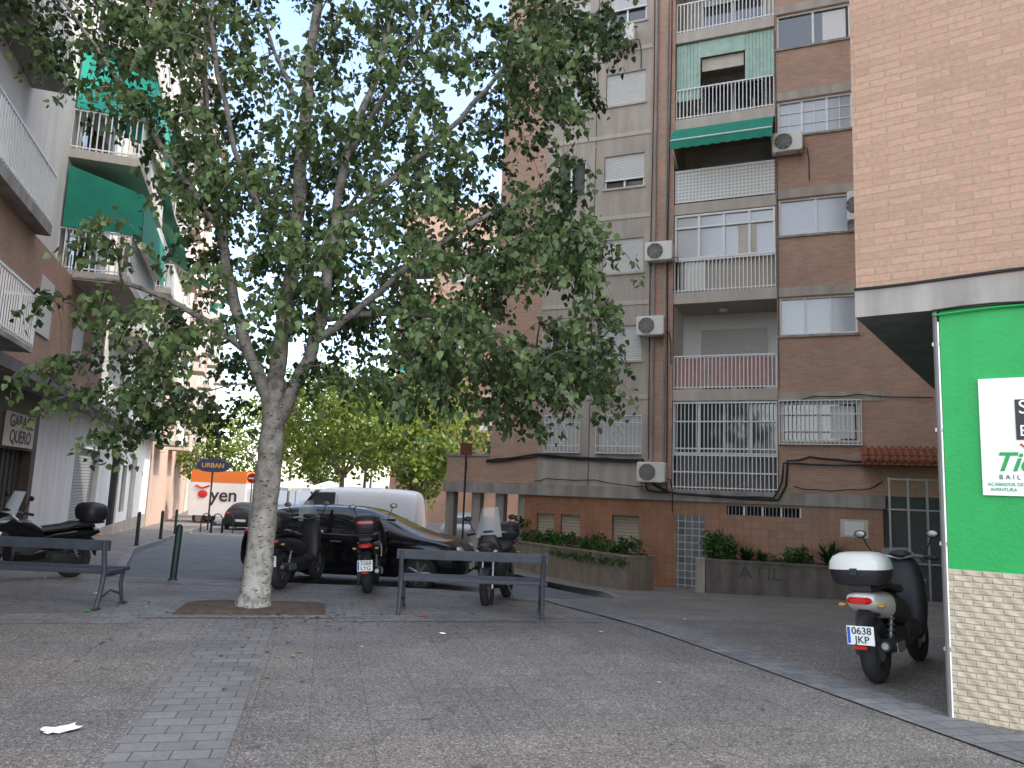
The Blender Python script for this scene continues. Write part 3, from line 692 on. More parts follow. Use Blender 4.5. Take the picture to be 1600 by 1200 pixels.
# ------------------------------------------------------------------ poplar tree
T=root("poplar_tree",(-.15,0,0))
TY=9.95
limbs=[
 ([(-3.0,TY,-.05),(-2.99,TY,.12),(-2.97,TY,.4),(-2.95,TY,1.2),(-2.93,TY,2.0),(-2.93,TY+.02,2.6),(-2.95,TY+.03,3.0)],[.26,.205,.18,.165,.155,.14,.11]),
 ([(-2.95,TY,2.4),(-3.08,TY-.02,2.8),(-3.3,TY-.1,3.3),(-3.5,TY-.2,3.95),(-3.72,TY-.2,4.7),(-3.95,TY-.1,5.5),(-4.2,TY,6.8),(-4.45,TY,8.8)],[.09,.085,.075,.068,.06,.05,.04,.02]),
 ([(-2.95,TY,2.6),(-2.93,TY+.05,3.3),(-2.9,TY+.1,4.1),(-2.85,TY+.1,5.0),(-2.83,TY,6.5),(-2.78,TY,8.3),(-2.7,TY,11)],[.11,.105,.10,.095,.08,.06,.02]),
 ([(-2.93,TY,2.25),(-2.7,TY-.1,2.7),(-2.48,TY-.2,3.2),(-2.33,TY-.25,3.8),(-2.28,TY-.2,4.7),(-2.2,TY-.1,6.0),(-1.85,TY,7.4),(-1.5,TY,9.6)],[.09,.088,.082,.074,.066,.055,.042,.02]),
 ([(-2.42,TY-.2,3.4),(-1.9,TY-.3,3.8),(-1.1,TY-.4,4.5),(-.3,TY-.4,5.1),(.4,TY-.4,5.5)],[.055,.048,.04,.03,.015]),
 ([(-3.25,TY,3.2),(-3.8,TY-.3,3.6),(-4.6,TY-.6,3.95),(-5.3,TY-.7,4.0)],[.045,.04,.03,.015]),
 ([(-2.26,TY-.1,5.0),(-1.5,TY,5.8),(-.7,TY+.1,6.7),(.1,TY+.1,7.8),(.9,TY,8.8)],[.05,.042,.035,.027,.015]),
 ([(-3.75,TY,4.8),(-4.6,TY-.2,5.9),(-5.4,TY-.3,7.0),(-6.2,TY-.3,8.0)],[.045,.038,.028,.015]),
 ([(-2.9,TY+.1,4.0),(-2.6,TY+.8,5.0),(-2.3,TY+1.4,6.2),(-2,TY+1.7,7.6)],[.045,.038,.03,.015]),
 ([(-2.88,TY,4.5),(-3.3,TY-.8,5.4),(-3.5,TY-1.5,6.6),(-3.6,TY-1.7,8)],[.04,.035,.027,.015]),
 ([(-2.2,TY,6.0),(-1.5,TY-.7,6.8),(-.9,TY-1.2,7.8)],[.04,.03,.015]),
 ([(-2.82,TY,6.6),(-3.4,TY+.5,7.6),(-4.0,TY+.9,8.9)],[.04,.03,.015]),
 ([(-2.35,TY-.2,3.7),(-1.6,TY+.2,3.9),(-.7,TY+.4,3.9),(.3,TY+.4,3.6),(1.0,TY+.3,3.4)],[.045,.04,.032,.024,.012]),
]
def catmull(P,R,sub=5):
    P=[Vector(p) for p in P]; out=[];ro=[]
    for i in range(len(P)-1):
        a=P[max(i-1,0)];b=P[i];c=P[i+1];d=P[min(i+2,len(P)-1)]
        for k in range(sub):
            t=k/sub; out.append(.5*((2*b)+(c-a)*t+(2*a-5*b+4*c-d)*t*t+(-a+3*b-3*c+d)*t**3)); ro.append(R[i]*(1-t)+R[i+1]*t)
    out.append(P[-1]); ro.append(R[-1]); return out,ro
tr=MB(); skel=[]
for k,(P,R) in enumerate(limbs):
    p,r=catmull(P,R)
    if k>0:
        for i in range(2,len(p)): p[i]=p[i]+Vector((random.uniform(-1,1),random.uniform(-1,1),0))*.02
    r=[x*(1+.05*math.sin(i*1.9)) for i,x in enumerate(r)]
    tr.tube(p,r,'bark',14)
    if k>0: skel+=[(q,rr) for q,rr in zip(p,r)]
tr.build("trunk_and_limbs",T,smooth=True)
crown=[(-4.9,2.1),(-4.3,2.3),(-3.85,2.6),(-3.65,3.0),(-3.2,3.4),(-2.6,3.35),(-2.1,2.85),(-1.3,2.7),(-.5,2.55),(.3,2.6),(1.0,2.8),(1.5,3.1),(1.5,3.7),(1.35,4.6),(.95,5.5),(.65,6.4),(.75,7.2),(1.4,8.2),(1.7,9.2),(.8,10.6),(-1,11.6),(-3,12.2),(-6,11.4),(-7.5,9.6),(-7.0,7.6),(-5.9,6.9),(-5.0,6.2),(-4.7,5.5),(-4.55,4.7),(-4.9,4.3),(-5.5,3.8),(-5.7,3.2),(-5.3,2.5)]
voids=[((-.55,TY,6.9),.42),((-3.75,TY,4.4),.45),((-4.3,TY,5.3),.4),((.0,TY,6.1),.35),((-1.9,TY,3.5),.3),((-1.2,TY,8.0),.4),((-4.9,TY,6.6),.35),((-5.0,TY,3.0),.35),((-4.6,TY,8.0),.35),((.6,TY,4.1),.3),((-1.4,TY,5.0),.28),((-3.4,TY,6.3),.3),((-2.45,TY,7.2),.25),((-3.3,TY,7.9),.25)]
skp=np.array([tuple(s[0]) for s in skel]); skr=[max(.008,s[1]) for s in skel]
cl=[]
tries=0
while len(cl)<720 and tries<90000:
    tries+=1
    x=random.uniform(-7.8,1.9); z=random.uniform(1.9,12.2)
    if not inpoly(x,z,crown): continue
    if z>8.8 and random.random()<.7: continue
    ed=max(0,1-((x+2.4)/4.4)**2)
    dmax=.3+1.65*math.sqrt(ed)*(min(1,(z-1.2)/2.5))
    y=TY+random.uniform(-dmax,dmax*1.15)
    if any((x-v[0][0])**2+(z-v[0][2])**2<v[1]**2 for v in voids): continue
    if abs(x+2.75)<.3 and y<TY+.1 and z>5.2 and random.random()<.6: continue
    cl.append((x,y,z))
tw=MB(); LP=[]; LV=[]
def near(c):
    dd=skp-np.array(c); return np.sqrt((dd**2).sum(1))+np.maximum(0,dd[:,2])*.3
cl.sort(key=lambda c: near(c).min())
for c in cl:
    cv=Vector(c)
    dist=near(c); j=int(dist.argmin()); s=Vector(skp[j]); L=(cv-s).length; r0=min(skr[j]*.8,.010+.010*L)
    mid=s.lerp(cv,.55)+Vector((random.uniform(-.06,.06)*L,random.uniform(-.06,.06)*L,.12*L))
    if L>.15:
        q1=s.lerp(mid,.5)+Vector((0,0,.04*L))
        tw.tube([s,q1,mid,cv],[r0,r0*.8,r0*.65,r0*.45],'twig',5,cap=False)
        skp=np.vstack([skp,[tuple(q1),tuple(mid),tuple(cv)]]); skr+=[r0*.8,r0*.65,r0*.45]
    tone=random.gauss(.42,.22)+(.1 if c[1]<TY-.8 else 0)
    out=Vector((c[0]+2.8,c[1]-TY,0)); out=out.normalized() if out.length>.1 else Vector((1,0,0))
    for k in range(random.randint(4,5)):
        a=random.uniform(0,6.28); dv=Vector((math.cos(a),math.sin(a),random.uniform(-.1,.6)))*.7+out*.3
        ln=random.uniform(.35,.75); p=cv.copy(); pts=[p.copy()]
        v=dv.normalized()
        for q in range(5):
            v=(v+Vector((0,0,-.42))).normalized(); p=p+v*ln/5; pts.append(p.copy())
        tw.tube(pts,[.006,.005,.004,.0035,.003,.002],'twig',3,cap=False)
        nl=random.randint(12,18)
        for q in range(nl):
            t=random.uniform(.05,1)*5; i=min(4,int(t)); b=pts[i].lerp(pts[i+1],t-i)
            LP.append((b.x+random.gauss(0,.045),b.y+random.gauss(0,.045),b.z+random.gauss(0,.04))); LV.append(tone)
tw.build("twigs",T)
leaves("foliage",LP,.088,'leaf',T,lcv=np.array(LV))
FP=[]
for k in range(260):
    a=random.uniform(0,6.28); rr=abs(random.gauss(0,2.6)); x=-2.6+rr*math.cos(a); y=9.8+rr*.8*math.sin(a)
    if y>13.1 or y<3 or x>3.2: continue
    FP.append((x,y,gz(x,y)+.016))
leaves("fallen_leaves",FP,.055,'fallen',None,droop=0,flat=True)
# ------------------------------------------------------------------ distant street trees
def stree(p,h,r,n,m='leafb',size=.22,name="street_tree",zb=.35):
    g0=gz(*p)-.1; t=root(name,(p[0],p[1],g0)); w=MB()
    w.tube([(0,0,0),(.05,0,h*.3),(.1,.05,h*.6)],[.16,.12,.08],'twig',8)
    for k in range(7):
        a=k*.9; w.tube([(.05,0,h*.32),(math.cos(a)*r*.4,math.sin(a)*r*.4,h*.55),(math.cos(a)*r*.7,math.sin(a)*r*.7,h*.75)],[.07,.05,.02],'twig',6)
    w.build("trunk",t)
    P=[];V=[]
    K=int(n/60)
    for k in range(K):
        while True:
            x,y,z=[random.uniform(-1,1) for _ in range(3)]
            if x*x+y*y+z*z<1: break
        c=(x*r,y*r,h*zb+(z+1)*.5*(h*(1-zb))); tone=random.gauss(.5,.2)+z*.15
        for q in range(60):
            P.append((c[0]+random.gauss(0,r*.13),c[1]+random.gauss(0,r*.13),c[2]+random.gauss(0,r*.11))); V.append(tone)
    leaves("foliage",P,size,m,t,droop=.3,lcv=np.array(V))
stree((-8.2,38),8.5,3.6,5200); stree((-4.6,43),9,3.4,4200); stree((-12.3,50),7,2.6,2600); stree((-20.2,52),7,2.6,2400); stree((-21,66),9,4,2500); stree((-13,70),12,4.5,3000)
stree((-4.0,36),5.5,2.0,2400); stree((-24,85),14,6,3000,size=.35); stree((-16,90),14,6,3000,size=.35)
# ------------------------------------------------------------------ planters & plants
def planter(name,a,b,wd_,z0,z1,m):
    a=Vector(a);b=Vector(b);d=(b-a);L=d.length; ang=math.atan2(d.y,d.x); r=root(name,(a.x,a.y,0),ang)
    w=MB(); w.box(0,L,0,wd_,z0,z1-.05,m); 
    w.box(-.02,L+.02,-.02,.12,z1-.05,z1,m); w.box(-.02,L+.02,wd_-.12,wd_+.02,z1-.05,z1,m); w.box(-.02,.12,.12,wd_-.12,z1-.05,z1,m); w.box(L-.12,L+.02,.12,wd_-.12,z1-.05,z1,m)
    w.box(.12,L-.12,.12,wd_-.12,z1-.055,z1-.03,'soil')
    w.build("stone_walls",r); return r,L
r2,L2=planter("stone_planter",(4.9,19.15),(8.3,18.15),.9,-1.6,.14,'stoned')
w=MB(); w.box(-.25,-.022,-.01,.5,-1.6,.12,'conc'); w.build("end_pillar",r2)
text("ATIL",r2,(.75,-.002,-.15),F3,.42,'textgf',name="graffiti",sx=1.2,ext=.001)
r1,L1=planter("stone_planter",(-.6,24.6),(3.05,19.0),.75,-1.7,.14,'stonel')
def bush(p,rx,ry,h,n,size,parent,name="shrub",blade=False,droop=-.2):
    P=[];V=[]
    K=max(3,n//25)
    for k in range(K):
        a=random.uniform(0,6.28); q=math.sqrt(random.random()); c=(p[0]+math.cos(a)*q*rx,p[1]+math.sin(a)*q*ry,p[2]+random.random()*h*(1-.5*q)); t=random.gauss(.45,.2)
        for i in range(25): P.append((c[0]+random.gauss(0,.06),c[1]+random.gauss(0,.06),c[2]+random.gauss(0,.05))); V.append(t)
    return leaves(name,P,size,'shrub',parent,droop=droop,lcv=np.array(V))
def spiky(p,n,ln,parent,name="agave_plant"):
    w=MB()
    for k in range(n):
        a=random.uniform(0,6.28); el=random.uniform(.3,1.3); d=Vector((math.cos(a)*math.cos(el),math.sin(a)*math.cos(el),math.sin(el)))
        s=Vector((-math.sin(a),math.cos(a),0))*.03; b=Vector(p); l=ln*random.uniform(.7,1.1); m1=b+d*l*.5; t=b+d*l+Vector((0,0,-.12*l))
        w.add([b-s,b+s,m1+s,t,m1-s],[(0,1,2,4),(4,2,3)],'shrub')
    return w.build(name,parent)
Pl=root("planter_shrubs",(r2.location.x,r2.location.y,0),r2.rotation_euler.z)
bush((.3,.45,.2),.42,.3,.7,1300,.07,Pl); bush((.35,.4,.15),.3,.3,.2,300,.07,Pl); spiky((.95,.45,.1),60,.5,Pl); spiky((1.3,.4,.1),40,.4,Pl); bush((2.15,.45,.12),.32,.25,.5,700,.06,Pl); bush((2.95,.45,.15),.25,.25,.4,300,.06,Pl); spiky((2.9,.45,.12),80,.75,Pl); bush((1.7,.4,.1),.5,.25,.15,300,.05,Pl)
Pl=root("planter_shrubs",(r1.location.x,r1.location.y,0),r1.rotation_euler.z)
for k in range(9): bush((.5+k*.72,.38,.15),.42,.28,.3+.25*random.random(),420,.07,Pl)
bush((1.5,.4,.3),.4,.3,.7,500,.08,Pl)
for k in range(14): bush((3.5+k*.23,-.03,-.08),.12,.05,.15,60,.05,Pl,droop=.9)
# ------------------------------------------------------------------ benches
def bench(p,ang,L=1.95):
    r=root("park_bench",(p[0],p[1],gz(*p)),ang); w=MB()
    def pl(y,z,h,t,tilt=0):
        w.loft([(-L/2,y,z,t/2,h/2),(-L/2+.01,y,z,t/2,h/2),(L/2-.01,y,z,t/2,h/2),(L/2,y,z,t/2,h/2)],'bench',n=16,ex=8,axis='x')
    pl(-.075,.755,.125,.035)
    w.build("backrest",r)
    w=MB()
    for k,(y,z) in enumerate(((.02,.43),(.15,.425),(.28,.43),(.40,.44))):
        w.loft([(-L/2,y,z,.055,.022),(L/2,y,z,.055,.022)],'bench',n=12,ex=8,axis='x')
    w.build("seat",r)
    w=MB()
    for sx in (-L/2+.06,L/2-.06):
        w.tube([(sx,-.10,.80),(sx,-.085,.7),(sx,-.03,.45),(sx,-.06,.25),(sx,-.14,.0)],[.024,.03,.034,.028,.026],'bench',8)
        w.tube([(sx,-.03,.40),(sx,.2,.39),(sx,.42,.41)],[.026,.024,.024],'bench',8)
        w.tube([(sx,.40,.41),(sx,.38,.25),(sx,.42,.1),(sx,.46,.0)],[.026,.024,.024,.024],'bench',8)
        w.tube([(sx,-.1,.12),(sx,.15,.2),(sx,.42,.12)],.014,'bench',6)
        w.box(sx-.03,sx+.03,-.2,-.08,0,.025,'bench'); w.box(sx-.03,sx+.03,.4,.52,0,.025,'bench')
    w.build("legs",r,smooth=True)
bench((-.42,10.2),rad(1)); bench((-5.85,9.65),rad(-2),2.1)
# ------------------------------------------------------------------ bollards, signs etc
def bollard(p,h=.95,r=.05,name="bollard",lean=0):
    b=root(name,(p[0],p[1],gz(*p)),0,ry=lean); w=MB()
    w.tube([(0,0,0),(0,0,h*.93),(0,0,h*.97),(0,0,h)],[r,r,r*.85,r*.4],'bollard',14); w.tube([(0,0,0),(0,0,.03)],[r*1.5,r*1.4],'bollard',14); w.build("post",b,smooth=True)
bollard((-5.5,13.1),.92,.055,lean=rad(2)); bollard((-10.35,22.0)); bollard((-11.55,26.2)); bollard((-12.9,30.5))
r=root("traffic_sign",(-9.9,30,gz(-9.9,30)),0); w=MB(); w.tube([(0,0,0),(0,0,2.45)],.03,'steel',8); w.build("post",r); w=MB(); w.tube([(0,-.05,2.25),(0,-.035,2.25)],.19,'textr',28); w.box(-.13,.13,-.056,-.051,2.22,2.28,'textw'); w.build("disc",r)
r=root("traffic_sign",(-1.25,22.4,gz(-1.25,22.4)),rad(20)); w=MB(); w.tube([(0,0,0),(0,0,3.3)],.03,'black',8); w.build("post",r); w=MB(); w.box(-.2,.16,-.045,-.03,2.95,3.3,'signbrown'); w.box(-.03,.03,-.05,-.03,2.5,2.75,'black'); w.build("plate",r)
r=root("bicycle_rack",(-12.9,33,gz(-12.9,33)),rad(10)); w=MB()
for k in range(3):
    x=k*.45; w.tube([(x,0,0),(x,0,.6),(x+.08,0,.75),(x+.2,0,.8),(x+.32,0,.75),(x+.4,0,.6),(x+.4,0,0)],.025,'black',8)
w.build("hoops",r)
r=root("shop_signboard",(-13.75,36,gz(-13.75,36)),rad(15)); w=MB(); w.tube([(0,0,0),(0,0,3.0)],.04,'black',8); w.build("post",r); w=MB(); w.loft([(-.06,0,2.95,.72,.30),(.06,0,2.95,.72,.30)],'navy',n=24,ex=2.6); w.build("board",r); text("URBAN",r,(0,-.07,2.95),F3,.3,'orange',align='CENTER',bold=.004)
for (x,y) in ((-12.0,44),(-10.6,46)):
    r=root("parasol",(x,y,gz(x,y))); w=MB(); w.tube([(0,0,0),(0,0,2.5)],.03,'wmetal',8); w.build("pole",r); w=MB()
    n=8
    for k in range(n):
        a=2*math.pi*k/n;b=2*math.pi*(k+1)/n; w.add([(0,0,2.75),(1.5*math.cos(a),1.5*math.sin(a),2.25),(1.5*math.cos(b),1.5*math.sin(b),2.25)],[(0,1,2)],'white')
        w.quad((1.5*math.cos(a),1.5*math.sin(a),2.25),(1.5*math.cos(b),1.5*math.sin(b),2.25),(1.5*math.cos(b),1.5*math.sin(b),2.08),(1.5*math.cos(a),1.5*math.sin(a),2.08),'white')
    w.build("canopy",r)
def litter(p,s,m='paper',name="crumpled_paper"):
    w=MB(); n=5
    h=[[random.uniform(.003,.03)*s*6 for _ in range(n+1)] for _ in range(n+1)]; a=random.random()*3
    def q(i,j):
        x=(i/n-.5)*s+random.Random(i*9+j).uniform(-.1,.1)*s; y=(j/n-.5)*s*.6+random.Random(i*7+j*3).uniform(-.1,.1)*s*.6
        return (p[0]+x*math.cos(a)-y*math.sin(a),p[1]+x*math.sin(a)+y*math.cos(a),gz(*p)+.008+h[i][j]*.5)
    for i in range(n):
        for j in range(n): w.quad(q(i,j),q(i+1,j),q(i+1,j+1),q(i,j+1),m)
    w.build(name)
litter((-2.74,5.08),.2); litter((-.67,8.8),.09); litter((-4.9,9.35),.1,'textg',"flattened_can"); litter((-1.0,9.9),.09,'textr',"flattened_can"); litter((1.15,9.3),.05); litter((-5.6,10.9),.08); litter((2.5,10.9),.05)
for k in range(14): litter((random.uniform(-5,2.5),random.uniform(6,12)),.03,'soil' if k%3 else 'paper',"litter_scrap")
# ------------------------------------------------------------------ cars
def car(name,p,ang,paint,st,wx,wr,wy,glassm='carglass',zoff=-.13,plate=True):
    r=root(name,(p[0],p[1],gz(*p)+zoff),ang)
    vs=[];fs=[];mi=[]
    for (x,zb,zm,zt,wb_,wt) in st:
        zmid=zb+(zm-zb)*.45
        half=[(wb_*.90,zb),(wb_*1.01,zb+.10),(wb_*1.03,zmid+.05),(wb_,zm),(wt,zt-.045),(wt*.55,zt-.005),(0,zt)]
        ring=[(x,a,b) for a,b in half]+[(x,-a,b) for a,b in half[-2::-1]]
        vs+=ring
    k=13
    def isg(i,j):
        x0,x1=st[i],st[i+1]; g0=x0[3]-x0[2]>.3; g1=x1[3]-x1[2]>.3
        if j in (3,8): return g0 and g1
        if j in (4,5,6,7): return (g0!=g1)
        return False
    for i in range(len(st)-1):
        for j in range(k-1):
            fs.append((i*k+j,(i+1)*k+j,(i+1)*k+j+1,i*k+j+1)); mi.append(1 if isg(i,j) else 0)
        fs.append((i*k+k-1,(i+1)*k+k-1,(i+1)*k,i*k)); mi.append(2)
    fs.append(tuple(range(k))); mi.append(0); fs.append(tuple((len(st)-1)*k+q for q in range(k-1,-1,-1))); mi.append(0)
    me=D.meshes.new("body"); me.from_pydata(vs,[],fs); 
    for m in (paint,glassm,'rubber'): me.materials.append(M[m])
    me.polygons.foreach_set("material_index",mi); me.polygons.foreach_set("use_smooth",[True]*len(fs))
    bm=bmesh.new(); bm.from_mesh(me); bmesh.ops.recalc_face_normals(bm,faces=bm.faces); bm.to_mesh(me); bm.free()
    o=D.objects.new("body",me); C.collection.objects.link(o)
    s=o.modifiers.new("s",'SUBSURF'); s.levels=2; s.render_levels=2
    cut=MB(); 
    for x in wx:
        for sy in (-1,1): cut.tube([(x,sy*(wy-.26),wr),(x,sy*(wy+.3),wr)],wr+.055,'rubber',28)
    co=cut.build("cutter"); bo=o.modifiers.new("b",'BOOLEAN'); bo.operation='DIFFERENCE'; bo.object=co; bo.solver='EXACT'
    try: bo.material_mode='TRANSFER'
    except Exception: pass
    dg=C.evaluated_depsgraph_get(); nm=D.meshes.new_from_object(o.evaluated_get(dg)); 
    o.modifiers.clear(); o.data=nm; D.objects.remove(co); o.parent=r
    w=MB()
    for x in wx:
        for sy in (-1,1):
            y=sy*(wy-.1)
            w.torus((x,y,wr),wr-.065,.07,'rubber','y',28,10,1.35)
            w.tube([(x,y+sy*.02,wr),(x,y+sy*.05,wr)],wr-.1,'black',24)
            for q in range(7):
                a=q*2*math.pi/7; w.tube([(x,y+sy*.075,wr),(x+(wr-.1)*math.cos(a),y+sy*.06,wr+(wr-.1)*math.sin(a))],[.035,.02],'alu',6)
            w.torus((x,y+sy*.06,wr),wr-.1,.014,'alu','y',28,6); w.tube([(x,y+sy*.05,wr),(x,y+sy*.09,wr)],.055,'alu',12)
    w.build("wheels",r,smooth=True)
    return r
hatch=[(-2.16,.42,.70,.76,.66,.55),(-2.12,.30,.86,.94,.80,.64),(-2.02,.22,.97,1.08,.86,.66),(-1.80,.2,1.00,1.34,.88,.62),(-1.35,.19,.98,1.45,.89,.62),(-.55,.18,.96,1.49,.90,.61),(.15,.18,.94,1.46,.90,.60),(.48,.18,.93,1.38,.90,.61),(1.22,.18,.93,1.02,.89,.76),(1.62,.2,.90,.98,.88,.74),(1.92,.22,.84,.91,.85,.68),(2.08,.25,.72,.80,.79,.60),(2.16,.30,.58,.66,.72,.52),(2.18,.36,.5,.56,.66,.45)]
c1=car("parked_car",(-2.8,15.35),rad(-6),'blackp',hatch,(-1.33,1.33),.325,.90)
w=MB(); 
for sy in (-1,1):
    w.tube([(-.42,sy*.905,.98),(-.42,sy*.72,1.38)],.03,'blackp',6)
    w.ell((.68,sy*1.0,1.02),(.08,.11,.07),'blackp'); w.ell((1.98,sy*.64,.74),(.14,.14,.07),'silver'); w.ell((-2.06,sy*.66,.9),(.06,.14,.09),'redl')
    for x in (-.25,-.95): w.box(x-.1,x+.1,sy*.925-.012,sy*.925+.012,.82,.845,'alu')
    w.tube([(-1.7,sy*.905,.985),(-.5,sy*.925,.965),(.7,sy*.925,.94)],.009,'alu',5)
w.box(2.12,2.19,-.26,.26,.38,.49,'plate'); w.build("trim",c1)
dk=car("parked_car",(-14.3,43),rad(100),'black',hatch,(-1.33,1.33),.32,.90); w=MB(); w.box(-2.18,-2.12,-.26,.26,.5,.62,'plate'); w.ell((-2.06,.68,.9),(.06,.12,.09),'redl'); w.ell((-2.06,-.68,.9),(.06,.12,.09),'redl'); w.build("lights",dk)
car("parked_car",(-1.2,29.5),rad(80),'silver',hatch,(-1.33,1.33),.32,.90)
van=[(-2.6,.45,.95,1.0,.85,.7),(-2.56,.32,1.15,1.9,.94,.80),(-2.45,.28,1.2,2.14,.96,.83),(-1.8,.26,1.2,2.2,.97,.84),(0,.25,1.2,2.2,.97,.84),(.9,.25,1.18,2.2,.97,.84),(1.3,.25,1.15,2.12,.96,.80),(1.95,.25,1.10,1.24,.94,.78),(2.35,.27,.95,1.05,.90,.72),(2.55,.34,.78,.86,.82,.6),(2.6,.42,.66,.72,.7,.5)]
vr=car("parked_van",(-5.85,30),rad(176),'vanw',van,(-1.65,1.6),.34,.97,glassm='vanw2',zoff=-.15)
w=MB()
for sy in (-1,1):
    w.add([(.55,sy*.955,1.32),(1.75,sy*.955,1.28),(1.30,sy*.885,1.98),(.55,sy*.875,2.0)],[(0,1,2,3)],'glass'); w.box(-2.3,-.1,sy*.985-.006,sy*.985+.006,1.12,1.15,'silver')
    w.box(.42,.44,sy*.985-.006,sy*.985+.006,.45,1.9,'silver')
w.add([(1.38,-.7,2.07),(1.38,.7,2.07),(1.93,.74,1.34),(1.93,-.74,1.34)],[(0,1,2,3)],'glass'); w.build("windows",vr)
tr_=root("delivery_truck",(-17.2,47,gz(-17,45)-.1),rad(4)); w=MB()
w.box(-1.6,1.6,-1.1,1.1,.55,2.5,'vanw'); w.box(-1.61,1.61,-1.11,1.11,2.5,3.2,'orangeb'); w.box(1.6,2.9,-1.0,1.0,.5,2.2,'vanw'); w.box(2.0,2.91,-1.01,1.01,1.3,2.0,'glass')
w.build("body",tr_); w=MB()
for x in (-1.0,2.2):
    for sy in (-1,1): w.torus((x,sy*.95,.4),.3,.1,'rubber','y',20,8); w.tube([(x,sy*.9,.4),(x,sy*1.0,.4)],.22,'alu',16)
w.build("wheels",tr_); text("yen",tr_,(-.4,-1.12,1.75),F3,1.1,'textk',bold=.015,ext=.001) 
w=MB(); w.ell((-.85,-1.13,1.8),(.28,.02,.22),'textr'); w.tube([(-1.3,-1.12,2.3),(-.9,-1.12,2.15),(-.5,-1.12,2.3)],.05,'textr',6); w.build("emblem_mark",tr_)
